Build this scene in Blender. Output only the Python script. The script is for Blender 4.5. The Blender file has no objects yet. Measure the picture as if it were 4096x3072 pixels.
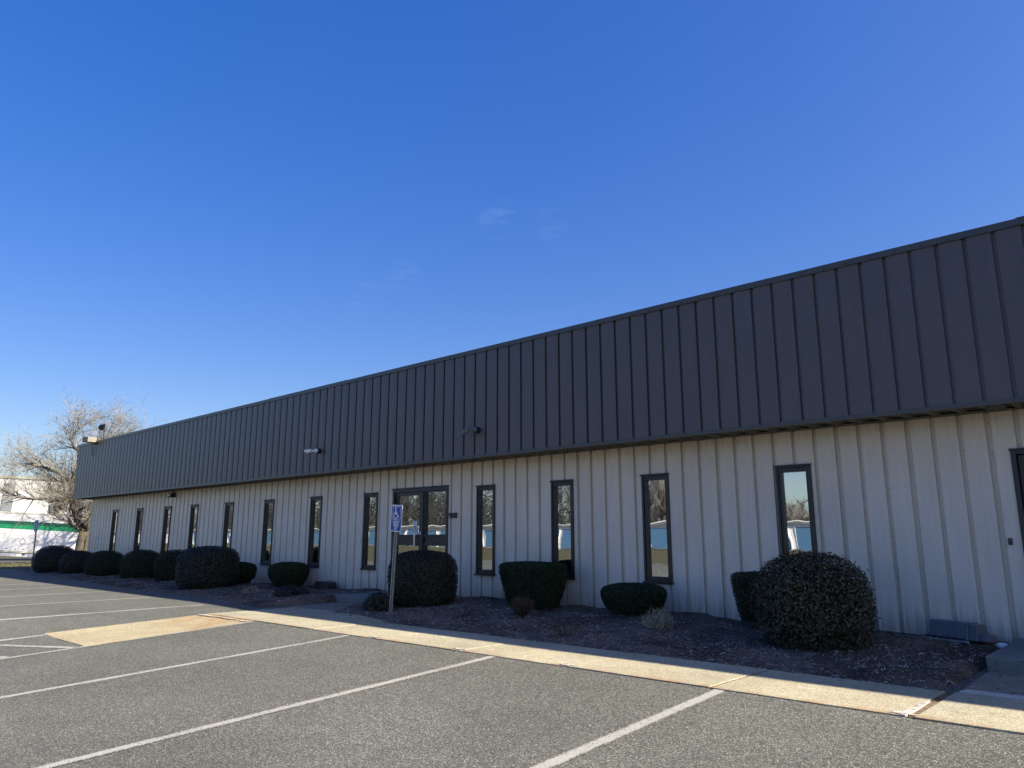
import bpy, math, random
import numpy as np
from mathutils import Vector, Matrix
R_ = math.radians
random.seed(7); rng = np.random.default_rng(7)
scene = bpy.context.scene
col = scene.collection

# ------------------------------------------------------------------ camera
EYE = 1.64
cd = bpy.data.cameras.new("camera"); cam = bpy.data.objects.new("camera", cd); col.objects.link(cam)
cam.location = (0, 0, EYE)
cam.rotation_euler = (R_(90 + 11.706), 0, R_(90 - 47.157))
cd.sensor_width = 36.0; cd.lens = 36.0 * 2973 / 4096
cd.clip_start = 0.05; cd.clip_end = 3000
scene.camera = cam
scene.render.resolution_x = 1024; scene.render.resolution_y = 768

# ------------------------------------------------------------------ sky, sun, exposure
SUN_EL = R_(30.3); SUN_AZ = math.atan2(8.0, 2.98)          # azimuth from +Y towards +X
w = bpy.data.worlds.new("World"); scene.world = w; w.use_nodes = True
nt = w.node_tree; nt.nodes.clear()
wo = nt.nodes.new("ShaderNodeOutputWorld"); bg = nt.nodes.new("ShaderNodeBackground")
sky = nt.nodes.new("ShaderNodeTexSky"); sky.sky_type = 'NISHITA'; sky.sun_disc = False
sky.sun_elevation = SUN_EL; sky.sun_rotation = SUN_AZ
sky.air_density = 1.0; sky.dust_density = 1.3; sky.ozone_density = 3.0; sky.altitude = 0
hsv = nt.nodes.new("ShaderNodeHueSaturation"); hsv.inputs['Saturation'].default_value = 1.93
hsv.inputs['Hue'].default_value = 0.528
gm = nt.nodes.new('ShaderNodeGamma'); gm.inputs[1].default_value = 0.56
nt.links.new(sky.outputs[0], gm.inputs[0]); nt.links.new(gm.outputs[0], hsv.inputs['Color'])
hsv.inputs['Value'].default_value = 1.27
# a few faint wisps of high cloud, low over the roof
tc = nt.nodes.new("ShaderNodeTexCoord")
mp = nt.nodes.new("ShaderNodeMapping"); mp.inputs['Scale'].default_value = (22, 22, 120); mp.inputs['Rotation'].default_value = (0.06, 0.03, 0.5)
nz = nt.nodes.new("ShaderNodeTexNoise"); nz.inputs['Scale'].default_value = 1.0; nz.inputs['Detail'].default_value = 7; nz.inputs['Roughness'].default_value = 0.6
rp = nt.nodes.new("ShaderNodeValToRGB"); rp.color_ramp.elements[0].position = 0.42; rp.color_ramp.elements[1].position = 0.85
nt.links.new(tc.outputs['Generated'], mp.inputs[0]); nt.links.new(mp.outputs[0], nz.inputs[0]); nt.links.new(nz.outputs[0], rp.inputs[0])
WISPS = [((-.6337, .6555, .4108), .9995, .11), ((-.5833, .7041, .4049), .9995, .05), ((-.7738, .5522, .3104), .9995, .06), ((-.7382, .5843, .337), .9995, .07)]
prev = hsv.outputs[0]
for d, cw, amt in WISPS:
    dp = nt.nodes.new("ShaderNodeVectorMath"); dp.operation = 'DOT_PRODUCT'; dp.inputs[1].default_value = d
    nt.links.new(tc.outputs['Generated'], dp.inputs[0])
    mr = nt.nodes.new("ShaderNodeMapRange"); mr.interpolation_type = 'SMOOTHSTEP'; mr.inputs[1].default_value = cw; mr.inputs[2].default_value = 1.0; mr.inputs[4].default_value = amt
    nt.links.new(dp.outputs['Value'], mr.inputs[0])
    ml = nt.nodes.new("ShaderNodeMath"); ml.operation = 'MULTIPLY'; nt.links.new(mr.outputs[0], ml.inputs[0]); nt.links.new(rp.outputs[0], ml.inputs[1])
    mx = nt.nodes.new("ShaderNodeMixRGB"); mx.inputs[2].default_value = (2.6, 3.6, 5.2, 1)
    nt.links.new(ml.outputs[0], mx.inputs[0]); nt.links.new(prev, mx.inputs[1]); prev = mx.outputs[0]
nt.links.new(mx.outputs[0], bg.inputs[0]); bg.inputs[1].default_value = 0.104
nt.links.new(bg.outputs[0], wo.inputs[0])
ld = bpy.data.lights.new("sun", 'SUN'); ld.energy = 5.0; ld.angle = R_(0.53); ld.color = (1.0, 0.90, 0.75)
sun = bpy.data.objects.new("sun", ld); col.objects.link(sun)
sd = Vector((math.sin(SUN_AZ) * math.cos(SUN_EL), math.cos(SUN_AZ) * math.cos(SUN_EL), math.sin(SUN_EL)))
sun.rotation_euler = (-sd).to_track_quat('-Z', 'Y').to_euler(); sun.location = sd * 80
scene.view_settings.view_transform = 'Standard'; scene.view_settings.look = 'None'
scene.view_settings.exposure = 1.43; scene.view_settings.gamma = 1.0
scene.view_settings.use_curve_mapping = False
scene.cycles.max_bounces = 6; scene.cycles.transparent_max_bounces = 12

# ------------------------------------------------------------------ material helpers
class NT:
    def __init__(s, name):
        s.m = bpy.data.materials.new(name); s.m.use_nodes = True
        s.t = s.m.node_tree; s.t.nodes.clear()
        s.out = s.n("OutputMaterial"); s.b = s.n("BsdfPrincipled"); s.l(s.b.outputs[0], s.out.inputs[0])
    def n(s, k, **kw):
        x = s.t.nodes.new("ShaderNode" + k)
        for a, v in kw.items(): setattr(x, a, v)
        return x
    def l(s, a, b): s.t.links.new(a, b)
    def pos(s, scale=(1, 1, 1), obj=False):
        src = s.n("TexCoord").outputs['Object'] if obj else s.n("NewGeometry").outputs['Position']
        m = s.n("Mapping"); m.inputs['Scale'].default_value = scale; s.l(src, m.inputs[0]); return m.outputs[0]
    def noise(s, v, scale, detail=4, rough=0.55, dist=0.0):
        x = s.n("TexNoise"); x.inputs['Scale'].default_value = scale; x.inputs['Detail'].default_value = detail
        x.inputs['Roughness'].default_value = rough; x.inputs['Distortion'].default_value = dist; s.l(v, x.inputs[0]); return x.outputs[0]
    def vor(s, v, scale, out='Color', feature='F1'):
        x = s.n("TexVoronoi"); x.inputs['Scale'].default_value = scale; x.feature = feature; s.l(v, x.inputs[0]); return x.outputs[out]
    def ramp(s, v, stops, interp='LINEAR'):
        x = s.n("ValToRGB"); cr = x.color_ramp; cr.interpolation = interp
        while len(cr.elements) < len(stops): cr.elements.new(0.5)
        for e, (p, c) in zip(cr.elements, stops):
            e.position = p; e.color = (c, c, c, 1) if isinstance(c, (int, float)) else (*c, 1)
        s.l(v, x.inputs[0]); return x.outputs[0]
    def mix(s, f, a, b, mode='MIX'):
        x = s.n("MixRGB", blend_type=mode)
        for i, v in ((0, f), (1, a), (2, b)):
            if isinstance(v, (int, float)): x.inputs[i].default_value = v if i == 0 else (v, v, v, 1)
            elif isinstance(v, tuple): x.inputs[i].default_value = (*v, 1)
            else: s.l(v, x.inputs[i])
        return x.outputs[0]
    def math(s, op, a, b=0.0):
        x = s.n("Math", operation=op)
        for i, v in ((0, a), (1, b)):
            if isinstance(v, (int, float)): x.inputs[i].default_value = v
            else: s.l(v, x.inputs[i])
        return x.outputs[0]
    def bump(s, h, strength=0.3, dist=0.01):
        x = s.n("Bump"); x.inputs['Strength'].default_value = strength; x.inputs['Distance'].default_value = dist
        s.l(h, x.inputs['Height']); s.l(x.outputs[0], s.b.inputs['Normal'])
    def set(s, color=None, rough=None, metal=None, spec=None):
        for k, v in (('Base Color', color), ('Roughness', rough), ('Metallic', metal), ('Specular IOR Level', spec)):
            if v is None: continue
            if isinstance(v, tuple): s.b.inputs[k].default_value = (*v, 1)
            elif isinstance(v, (int, float)): s.b.inputs[k].default_value = v
            else: s.l(v, s.b.inputs[k])
        return s.m

def plain(name, c, rough=0.5, metal=0.0, spec=0.5, var=0.12, scale=9.0):
    t = NT(name); p = t.pos()
    n = t.noise(p, scale, 5)
    k = t.ramp(n, [(0.3, 1 - var), (0.7, 1 + var)])
    cc = t.mix(1.0, c, k, 'MULTIPLY')
    return t.set(cc, t.ramp(n, [(0.3, min(1, rough * 1.1)), (0.7, rough * 0.9)]), metal, spec)

M = {}
# asphalt: pale worn aggregate in a grey binder
def asphalt_color(t):
    p = t.pos()
    sep = t.n("SeparateXYZ"); t.l(t.vor(p, 135), sep.inputs[0])
    st = t.ramp(sep.outputs[0], [(0.0, 0.045), (0.40, 0.10), (0.70, 0.155), (0.88, 0.25), (1.0, 0.46)])
    sep2 = t.n("SeparateXYZ"); t.l(t.vor(p, 210), sep2.inputs[0])
    fine = t.ramp(sep2.outputs[1], [(0.0, 0.6), (0.6, 1.0), (1.0, 1.5)])
    c = t.mix(1.0, st, fine, 'MULTIPLY')
    big = t.ramp(t.noise(p, 0.45, 5, 0.6), [(0.3, 0.84), (0.7, 1.12)])
    c = t.mix(1.0, c, big, 'MULTIPLY')
    stain = t.ramp(t.noise(t.pos((1, .55, 1)), 0.9, 3, 0.5, 0.4), [(0.62, 1.0), (0.74, 0.86)])
    c = t.mix(1.0, c, stain, 'MULTIPLY')
    mid = t.ramp(t.noise(p, 3.2, 4, 0.6), [(0.3, 0.93), (0.7, 1.06)])
    c = t.mix(1.0, c, mid, 'MULTIPLY')
    c = t.mix(1.0, c, (0.76, 0.765, 0.645), 'MULTIPLY')
    h = t.math('ADD', sep.outputs[0], t.math('MULTIPLY', sep2.outputs[1], 0.4))
    return p, c, h
t = NT("asphalt"); p, c, h = asphalt_color(t); t.bump(h, 0.45, 0.006); M['asphalt'] = t.set(c, 0.82, 0, 0.35)
# worn white line paint over the same asphalt
t = NT("line_paint"); p, c, h = asphalt_color(t)
wear = t.noise(p, 26, 6, 0.75)
wl = t.math('ADD', t.math('MULTIPLY', wear, 0.55), t.math('MULTIPLY', h, 0.28))
big = t.noise(p, 1.6, 3)
wl = t.math('ADD', wl, t.math('MULTIPLY', big, 0.35))
at_ = t.n("Attribute"); at_.attribute_name = "edge"
wl = t.math('SUBTRACT', wl, t.ramp(at_.outputs['Fac'], [(0.55, 0.0), (1.0, 0.32)]))
f = t.ramp(wl, [(0.44, 0.0), (0.62, 0.88)])
c2 = t.mix(f, c, (0.418, 0.407, 0.360)); t.bump(h, 0.35, 0.005); M['line'] = t.set(c2, 0.7, 0, 0.35)
# concrete slabs, warm exposed aggregate
def concrete(name, base, rust=0.0, speck=0.5, rustc=(0.45, 0.20, 0.06), band=None):
    t = NT(name); p = t.pos()
    sep = t.n("SeparateXYZ"); t.l(t.vor(p, 120), sep.inputs[0])
    k = t.ramp(sep.outputs[0], [(0, 1 - speck), (0.5, 1.0), (1.0, 1 + speck * 0.7)])
    c = t.mix(1.0, base, k, 'MULTIPLY')
    c = t.mix(1.0, c, t.ramp(t.noise(p, 1.1, 6, 0.65), [(0.3, 0.80), (0.7, 1.14)]), 'MULTIPLY')
    c = t.mix(1.0, c, t.ramp(t.noise(p, 9, 5, 0.6), [(0.3, 0.90), (0.7, 1.08)]), 'MULTIPLY')
    if rust:
        f = t.ramp(t.noise(t.pos((0.9, 0.45, 1)), 1.5, 6, 0.6), [(0.42, 0.0), (0.75, rust)])
        c = t.mix(f, c, rustc)
    if band:                                             # iron stain that has crept along one edge
        sy = t.n("SeparateXYZ"); t.l(t.n("NewGeometry").outputs['Position'], sy.inputs[0])
        mr = t.n("MapRange"); mr.inputs[1].default_value = band[0]; mr.inputs[2].default_value = band[1]
        t.l(t.math('ADD', sy.outputs[1], t.math('MULTIPLY', t.math('SUBTRACT', t.noise(p, 5, 4), 0.5), band[2])), mr.inputs[0])
        f = t.math('MULTIPLY', mr.outputs[0], t.ramp(t.noise(t.pos((1.5, .5, 1)), 3.5, 5, .65), [(0.38, 0.0), (0.62, band[3])]))
        c = t.mix(f, c, band[4])
    t.bump(sep.outputs[0], 0.3, 0.004)
    return t.set(c, 0.85, 0, 0.3)
M['sidewalk'] = concrete("sidewalk_concrete", (0.385, 0.355, 0.245), 0.10, band=(6.40, 6.27, .12, .75, (0.30, 0.17, 0.08)))
M['ramp'] = concrete("ramp_concrete", (0.395, 0.345, 0.215), 0.38, rustc=(0.34, 0.235, 0.115), band=(5.0, 6.1, .9, .9, (0.29, 0.145, 0.05)))
M['step'] = concrete("step_concrete", (0.185, 0.185, 0.165), 0.08, 0.3)
M['walk'] = concrete("walk_concrete", (0.23, 0.21, 0.165), 0.1, 0.35)
t = NT("white_paint_flakes"); p = t.pos()
f = t.ramp(t.noise(p, 16, 6, 0.7), [(0.42, 0.0), (0.50, 1.0)])
M['flake'] = t.set(t.mix(f, (0.24, 0.21, 0.165), (0.50, 0.47, 0.41)), 0.75)
t = NT("joint_filler"); p = t.pos()
f = t.noise(p, 30, 5, 0.7)
M['joint'] = t.set(t.ramp(f, [(0.3, (0.03, 0.022, 0.012)), (0.55, (0.16, 0.10, 0.05)), (0.68, (0.38, 0.34, 0.28))]), 0.9)
t = NT("joint_mortar"); p = t.pos()
f = t.noise(p, 22, 5, 0.7)
M['mortar'] = t.set(t.ramp(f, [(0.32, (0.26, 0.20, 0.125)), (0.55, (0.42, 0.38, 0.29))]), 0.9)
# painted siding with faint vertical weather streaks
def siding(name, base, streak=0.10, rough=0.45, spec=0.4, top_brown=None):
    t = NT(name)
    s1 = t.noise(t.pos((1, 1, 0.045)), 26, 5, 0.6)
    s2 = t.noise(t.pos((1, 1, 0.10)), 5, 4, 0.6)
    s3 = t.noise(t.pos(), 1.3, 4, 0.55)
    c = t.mix(1.0, base, t.ramp(s1, [(0.3, 1 - streak), (0.7, 1 + streak * 0.6)]), 'MULTIPLY')
    c = t.mix(1.0, c, t.ramp(s2, [(0.3, 1 - streak * 0.6), (0.7, 1 + streak * 0.5)]), 'MULTIPLY')
    c = t.mix(1.0, c, t.ramp(s3, [(0.3, 0.95), (0.7, 1.05)]), 'MULTIPLY')
    if top_brown:
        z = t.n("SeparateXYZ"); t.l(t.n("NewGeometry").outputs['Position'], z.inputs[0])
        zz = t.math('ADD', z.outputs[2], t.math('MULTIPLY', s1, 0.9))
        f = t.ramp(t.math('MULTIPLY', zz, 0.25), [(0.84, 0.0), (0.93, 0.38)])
        c = t.mix(f, c, top_brown)  # browner towards the top of the wall
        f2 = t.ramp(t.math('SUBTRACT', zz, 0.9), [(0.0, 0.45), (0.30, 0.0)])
        c = t.mix(f2, c, (0.16, 0.14, 0.115))  # darker towards the bottom of the wall
    t.bump(t.noise(t.pos((1, 1, 0.5)), 2.2, 2), 0.10, 0.02)
    return t.set(c, rough, 0, spec)
M['wall'] = siding("tan_metal_siding", (0.68, 0.595, 0.49), 0.06, 0.36, 0.5, top_brown=(0.21, 0.15, 0.09))
M['fascia'] = siding("bronze_metal_panel", (0.092, 0.081, 0.079), 0.08, 0.36, 0.45)
M['trim'] = siding("bronze_trim", (0.062, 0.060, 0.054), 0.08, 0.35, 0.5)
M['soffit'] = siding("soffit_panel", (0.14, 0.13, 0.11), 0.1, 0.5, 0.3)
M['frame'] = plain("dark_bronze_frame", (0.015, 0.015, 0.018), 0.35)
M['screw'] = plain("screw_head", (0.20, 0.16, 0.12), 0.5, 0.3)
M['dark'] = plain("dark_interior", (0.03, 0.03, 0.032), 0.9)
M['blind'] = plain("blind_vane", (0.55, 0.53, 0.48), 0.7)
M['black'] = plain("black_plastic", (0.016, 0.016, 0.018), 0.4)
M['white'] = plain("white_plastic", (0.72, 0.72, 0.72), 0.4)
M['grey'] = plain("grey_plastic", (0.115, 0.125, 0.14), 0.5)
M['greylight'] = plain("pale_grey_plastic", (0.21, 0.22, 0.23), 0.5)
M['alu'] = plain("brushed_metal", (0.62, 0.62, 0.62), 0.35, 0.9)
M['galv'] = plain("weathered_steel", (0.30, 0.29, 0.27), 0.5, 0.55, var=0.25, scale=20)
M['signblue'] = plain("sign_blue", (0.004, 0.050, 0.27), 0.4, var=0.06)
M['signwhite'] = plain("sign_white", (0.78, 0.79, 0.82), 0.45, var=0.05)
M['paper'] = plain("notice_paper", (0.62, 0.70, 0.70), 0.6)
M['ink'] = plain("notice_ink", (0.03, 0.04, 0.06), 0.6)
M['lampbody'] = plain("sun_bleached_lamp_paint", (0.17, 0.155, 0.125), 0.55)
M['lens'] = plain("lamp_lens", (0.55, 0.55, 0.52), 0.2)
M['can'] = plain("downlight_can", (0.12, 0.12, 0.11), 0.4)
M['roof'] = plain("flat_roof_membrane", (0.18, 0.18, 0.17), 0.9)
def glass(name, tint):
    t = NT(name)
    fr = t.n("Fresnel"); fr.inputs[0].default_value = 1.55
    f = t.math('ADD', t.math('MULTIPLY', fr.outputs[0], 0.8), 0.46)
    tr = t.n("BsdfTransparent"); tr.inputs[0].default_value = (*tint, 1)
    gl = t.n("BsdfGlossy"); gl.inputs['Roughness'].default_value = 0.004; gl.inputs[0].default_value = (0.90, 0.93, 0.96, 1)
    b = t.n("Bump"); b.inputs['Strength'].default_value = 0.05; b.inputs['Distance'].default_value = 0.05
    t.l(t.noise(t.pos((1, 1, 0.8)), 1.4, 2, 0.4), b.inputs['Height']); t.l(b.outputs[0], gl.inputs['Normal'])
    ms = t.n("MixShader"); t.l(f, ms.inputs[0]); t.l(tr.outputs[0], ms.inputs[1]); t.l(gl.outputs[0], ms.inputs[2])
    t.l(ms.outputs[0], t.out.inputs[0]); t.t.nodes.remove(t.b)
    return t.m
M['glass'] = glass("tinted_glass", (0.62, 0.64, 0.65))
# vegetation
def leafy(name, dark, light, rough=0.5, spec=0.4, dead=None):
    t = NT(name); g = t.n("NewGeometry")
    c = t.ramp(g.outputs['Random Per Island'], [(0.0, dark), (0.75, light), (1.0, tuple(min(1, x * 1.5) for x in light))])
    c = t.mix(1.0, c, t.ramp(t.noise(t.pos(), 3.0, 3), [(0.3, 0.75), (0.7, 1.2)]), 'MULTIPLY')
    if dead: c = t.mix(t.ramp(t.noise(t.pos(), 3.4, 4, .6), [(0.56, 0.0), (0.70, 0.65)]), c, dead)
    return t.set(c, rough, 0, spec)
M['leaf_broad'] = leafy("broad_evergreen_leaf", (0.013, 0.015, 0.009), (0.038, 0.043, 0.026), 0.55, 0.35, (0.045, 0.034, 0.020))
M['leaf_loose'] = leafy("olive_winter_leaf", (0.022, 0.024, 0.014), (0.072, 0.072, 0.044), 0.6, 0.3, (0.060, 0.040, 0.026))
M['leaf_holly'] = leafy("dark_hedge_leaf", (0.008, 0.011, 0.008), (0.022, 0.028, 0.018), 0.4, 0.5)
M['needle'] = leafy("yew_needle", (0.010, 0.018, 0.007), (0.028, 0.050, 0.018), 0.6, 0.3)
M['twig'] = leafy("bare_twig", (0.06, 0.045, 0.03), (0.16, 0.12, 0.08), 0.8, 0.2)
M['dry_brown'] = leafy("dry_brown_twig", (0.035, 0.024, 0.015), (0.13, 0.085, 0.05), 0.8, 0.2)
M['dry_pale'] = leafy("dry_pale_twig", (0.14, 0.125, 0.09), (0.36, 0.33, 0.25), 0.8, 0.2)
M['core'] = plain("shaded_shrub_core", (0.018, 0.018, 0.011), 0.95, spec=0.1, var=0.5, scale=25)  # even dark colour standing for the shaded inside of the shrub
t = NT("grey_bark"); p = t.pos((1, 1, 0.35))
n = t.noise(p, 14, 6, 0.7); t.bump(n, 0.8, 0.03)
M['bark'] = t.set(t.ramp(n, [(0.3, (0.03, 0.025, 0.019)), (0.55, (0.08, 0.07, 0.052)), (0.72, (0.16, 0.145, 0.11))]), 0.9, 0, 0.2)
M['twigs_tree'] = plain("pale_twig_bark", (0.215, 0.198, 0.17), 0.85, spec=0.2, var=0.3, scale=3)
M['twigs_far'] = plain("far_twig_bark", (0.060, 0.060, 0.060), 0.85, spec=0.2, var=0.3, scale=3)
t = NT("mulch_soil"); p = t.pos()
n = t.noise(p, 45, 8, 0.75); v = t.vor(t.pos((1, 0.6, 1)), 70, 'Distance')
c = t.ramp(n, [(0.30, (0.030, 0.023, 0.019)), (0.48, (0.13, 0.105, 0.085)), (0.68, (0.34, 0.28, 0.23))])
c = t.mix(1.0, c, t.ramp(t.noise(p, 1.7, 4), [(0.35, 0.45), (0.65, 1.3)]), 'MULTIPLY')
t.bump(t.math('ADD', n, v), 0.9, 0.03); M['mulch'] = t.set(c, 0.95, 0, 0.15)
M['chip'] = leafy("wood_chip", (0.05, 0.04, 0.032), (0.36, 0.30, 0.24), 0.9, 0.15)
t = NT("winter_lawn"); p = t.pos()
n = t.noise(p, 7, 8, 0.7); n2 = t.noise(p, 0.35, 5, 0.6)
c = t.ramp(n, [(0.28, (0.040, 0.039, 0.015)), (0.5, (0.090, 0.083, 0.037)), (0.75, (0.153, 0.133, 0.067))])
c = t.mix(t.ramp(n2, [(0.35, 0.0), (0.65, 0.7)]), c, (0.075, 0.075, 0.050))
t.bump(n, 0.7, 0.05); M['lawn'] = t.set(c, 0.95, 0, 0.15)
M['blade'] = leafy("grass_blade", (0.05, 0.055, 0.02), (0.14, 0.135, 0.06), 0.8, 0.2)
M['road'] = plain("old_road_asphalt", (0.06, 0.06, 0.058), 0.9, var=0.2, scale=2)
# vehicles and far buildings
M['trailer_white'] = plain("trailer_white_panel", (0.86, 0.86, 0.83), 0.35, var=0.05, scale=1.5)
M['trailer_cream'] = plain("trailer_cream_rail", (0.66, 0.63, 0.50), 0.4, var=0.06)
M['trailer_teal'] = plain("dark_green_stripe", (0.025, 0.12, 0.075), 0.45, var=0.08)
M['trailer_green'] = plain("bright_green_stripe", (0.02, 0.30, 0.12), 0.45, var=0.08)
M['seam'] = plain("panel_seam", (0.45, 0.45, 0.43), 0.5)
M['outline'] = plain("placard_outline", (0.28, 0.28, 0.27), 0.5)
M['tyre'] = plain("tyre_rubber", (0.02, 0.02, 0.02), 0.8)
M['whouse'] = plain("white_warehouse_wall", (0.82, 0.82, 0.80), 0.55, var=0.06, scale=1)
M['whouse_grey'] = plain("grey_warehouse_bay", (0.30, 0.32, 0.34), 0.5, var=0.1)
M['store_white'] = plain("storage_white_metal", (0.84, 0.84, 0.82), 0.5, var=0.05)
t = NT("blue_roller_door"); wv = t.n("TexWave"); wv.inputs['Scale'].default_value = 3.2; wv.bands_direction = 'Z'
t.l(t.pos(), wv.inputs[0]); M['roller'] = t.set(t.ramp(wv.outputs['Fac'], [(0.2, (0.05, 0.12, 0.22)), (0.8, (0.13, 0.28, 0.45))]), 0.45)

# ------------------------------------------------------------------ mesh helpers
class MB:
    def __init__(s): s.v = []; s.f = []; s.mi = []; s.mats = []
    def m(s, mat):
        if mat not in s.mats: s.mats.append(mat)
        return s.mats.index(mat)
    def add(s, vs, fs, mat):
        o = len(s.v); k = s.m(mat); s.v.extend(tuple(q) for q in vs)
        for f in fs: s.f.append(tuple(i + o for i in f)); s.mi.append(k)
    def box(s, x0, x1, y0, y1, z0, z1, mat):
        s.add([(x0,y0,z0),(x1,y0,z0),(x1,y1,z0),(x0,y1,z0),(x0,y0,z1),(x1,y0,z1),(x1,y1,z1),(x0,y1,z1)],
              [(0,3,2,1),(4,5,6,7),(0,1,5,4),(1,2,6,5),(2,3,7,6),(3,0,4,7)], mat)
    def obox(s, c, ax, ay, az, mat):
        c, ax, ay, az = map(Vector, (c, ax, ay, az))
        vs = [c + ax*i + ay*j + az*k for k in (-1,1) for j in (-1,1) for i in (-1,1)]
        s.add(vs, [(0,2,3,1),(4,5,7,6),(0,1,5,4),(1,3,7,5),(3,2,6,7),(2,0,4,6)], mat)
    def prism(s, pts, axis, a, b, mat):
        """closed 2-D outline pts extruded along axis from a to b"""
        n = len(pts)
        def P(p, d):
            return {'x': (d, p[0], p[1]), 'y': (p[0], d, p[1]), 'z': (p[0], p[1], d)}[axis]
        vs = [P(p, a) for p in pts] + [P(p, b) for p in pts]
        fs = [tuple(range(n))[::-1], tuple(range(n, 2*n))] + [(i, (i+1) % n, n + (i+1) % n, n + i) for i in range(n)]
        s.add(vs, fs, mat)
    def tube(s, pts, rad, mat, sides=8, cap=True):
        pts = [Vector(p) for p in pts]; n = len(pts)
        if not hasattr(rad, '__len__'): rad = [rad] * n
        o = []; up = Vector((0, 0, 1))
        for i, p in enumerate(pts):
            d = (pts[min(i+1, n-1)] - pts[max(i-1, 0)]).normalized()
            u = d.cross(up if abs(d.z) < 0.95 else Vector((1, 0, 0))).normalized(); v = u.cross(d)
            for k in range(sides):
                a = 2 * math.pi * k / sides
                o.append(p + (u * math.cos(a) + v * math.sin(a)) * rad[i])
        fs = [(i*sides + k, i*sides + (k+1) % sides, (i+1)*sides + (k+1) % sides, (i+1)*sides + k) for i in range(n-1) for k in range(sides)]
        if cap: fs += [tuple(range(sides))[::-1], tuple(range((n-1)*sides, n*sides))]
        s.add(o, fs, mat)
    def build(s, name, parent=None, smooth=False):
        me = bpy.data.meshes.new(name); me.from_pydata(s.v, [], s.f); me.update()
        for m_ in s.mats: me.materials.append(m_)
        if len(s.mats) > 1: me.polygons.foreach_set('material_index', s.mi)
        if smooth: me.polygons.foreach_set('use_smooth', [True] * len(me.polygons))
        o = bpy.data.objects.new(name, me); col.objects.link(o)
        if parent: o.parent = parent
        return o
def bevel(o, wdt=0.004, seg=2):
    b = o.modifiers.new("bevel", 'BEVEL'); b.width = wdt; b.segments = seg; b.limit_method = 'ANGLE'; return o
def np_mesh(name, V, F, mat, parent=None, smooth=False):
    """F: (n,k) index array, all faces same size"""
    me = bpy.data.meshes.new(name); n, k = F.shape
    me.vertices.add(len(V)); me.vertices.foreach_set('co', np.ascontiguousarray(V, dtype=np.float32).ravel())
    me.loops.add(n * k); me.loops.foreach_set('vertex_index', F.astype(np.int32).ravel())
    me.polygons.add(n); me.polygons.foreach_set('loop_start', (np.arange(n) * k).astype(np.int32))
    me.polygons.foreach_set('loop_total', np.full(n, k, dtype=np.int32))
    if smooth: me.polygons.foreach_set('use_smooth', np.ones(n, dtype=bool))
    me.update(calc_edges=True); me.validate()
    for m_ in (mat if isinstance(mat, list) else [mat]): me.materials.append(m_)
    o = bpy.data.objects.new(name, me); col.objects.link(o)
    if parent: o.parent = parent
    return o
def tag(o, label, cat, group=None):
    o['label'] = label; o['category'] = cat
    if group: o['group'] = group
    return o
def thing(name, label, cat, loc=(0, 0, 0), group=None, rz=0.0):
    o = bpy.data.objects.new(name, None); col.objects.link(o); o.location = loc; o.rotation_euler = (0, 0, rz)
    o.empty_display_size = 0.2
    return tag(o, label, cat, group)
def struct(o): o['kind'] = 'structure'; return o
def stuff(o, label, cat): o['kind'] = 'stuff'; return tag(o, label, cat)
def text_mesh(name, body, size, mat, parent, loc, rot, extrude=0.001, sx=1.0, align='CENTER', shear=0.0):
    cu = bpy.data.curves.new(name, 'FONT'); cu.body = body; cu.size = size; cu.extrude = extrude
    cu.align_x = align; cu.align_y = 'CENTER'; cu.shear = shear; cu.offset = size * 0.012
    o = bpy.data.objects.new(name + "_src", cu); col.objects.link(o)
    dg = bpy.context.evaluated_depsgraph_get()
    me = bpy.data.meshes.new_from_object(o.evaluated_get(dg)); col.objects.unlink(o); bpy.data.objects.remove(o)
    me.materials.clear(); me.materials.append(mat)
    r = bpy.data.objects.new(name, me); col.objects.link(r); r.parent = parent
    r.location = loc; r.rotation_euler = rot; r.scale = (sx, 1, 1); return r

# ------------------------------------------------------------------ terrain
def sm(a, b, x):
    t = np.clip((np.asarray(x, dtype=float) - a) / (b - a), 0, 1); return t * t * (3 - 2 * t)
def lotz(X, Y):
    X = np.asarray(X, dtype=float); Y = np.asarray(Y, dtype=float); Yc = np.maximum(Y, -4)
    zr = np.where(Yc > 6.27, .344, .344 - .055 * (6.27 - Yc)); zl = np.where(Yc > 6.9, .377, .377 - .005 * (6.9 - Yc))
    t = sm(-12.5, -15.0, X); return zr * (1 - t) + zl * t
def gz(X, Y):
    b = lotz(X, Y)
    t = sm(-14, -44, Y); b = b * (1 - t) + 0.62 * t
    t = sm(-45, -68, X) * (1 - sm(-20, -40, Y) * .9); b = b * (1 - t) - 0.24 * t
    b = b + 1.5 * sm(-60, -125, Y)
    inside = sm(-36.5, -33.5, X) * (1 - sm(22, 25, X)) * sm(-13.4, -11, Y) * (1 - sm(44, 47, Y))
    return b - 0.04 - 0.45 * inside
def grid(name, xs, ys, zf, mat):
    X, Y = np.meshgrid(xs, ys, indexing='ij'); Z = zf(X, Y)
    V = np.stack([X, Y, Z], -1).reshape(-1, 3); nx, ny = len(xs), len(ys)
    I = np.arange(nx * ny).reshape(nx, ny)
    F = np.stack([I[:-1, :-1], I[1:, :-1], I[1:, 1:], I[:-1, 1:]], -1).reshape(-1, 4)
    return np_mesh(name, V, F, mat, smooth=True)
def spread(a, b, step, far, n):
    core = np.arange(a, b + 1e-6, step); g = np.geomspace(step, far, n)
    return np.concatenate([a - g[::-1], core, b + g])
struct(grid("ground", spread(-90, 40, 2.0, 900, 14), spread(-60, 60, 2.0, 900, 14), gz, M['lawn']))
lot = struct(grid("parking_lot", np.arange(-37, 26.01, 0.5), np.concatenate([np.arange(-13.5, 6, .5), np.arange(6, 9.81, 0.254)]), lambda X, Y: lotz(X, Y), M['asphalt']))
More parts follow.
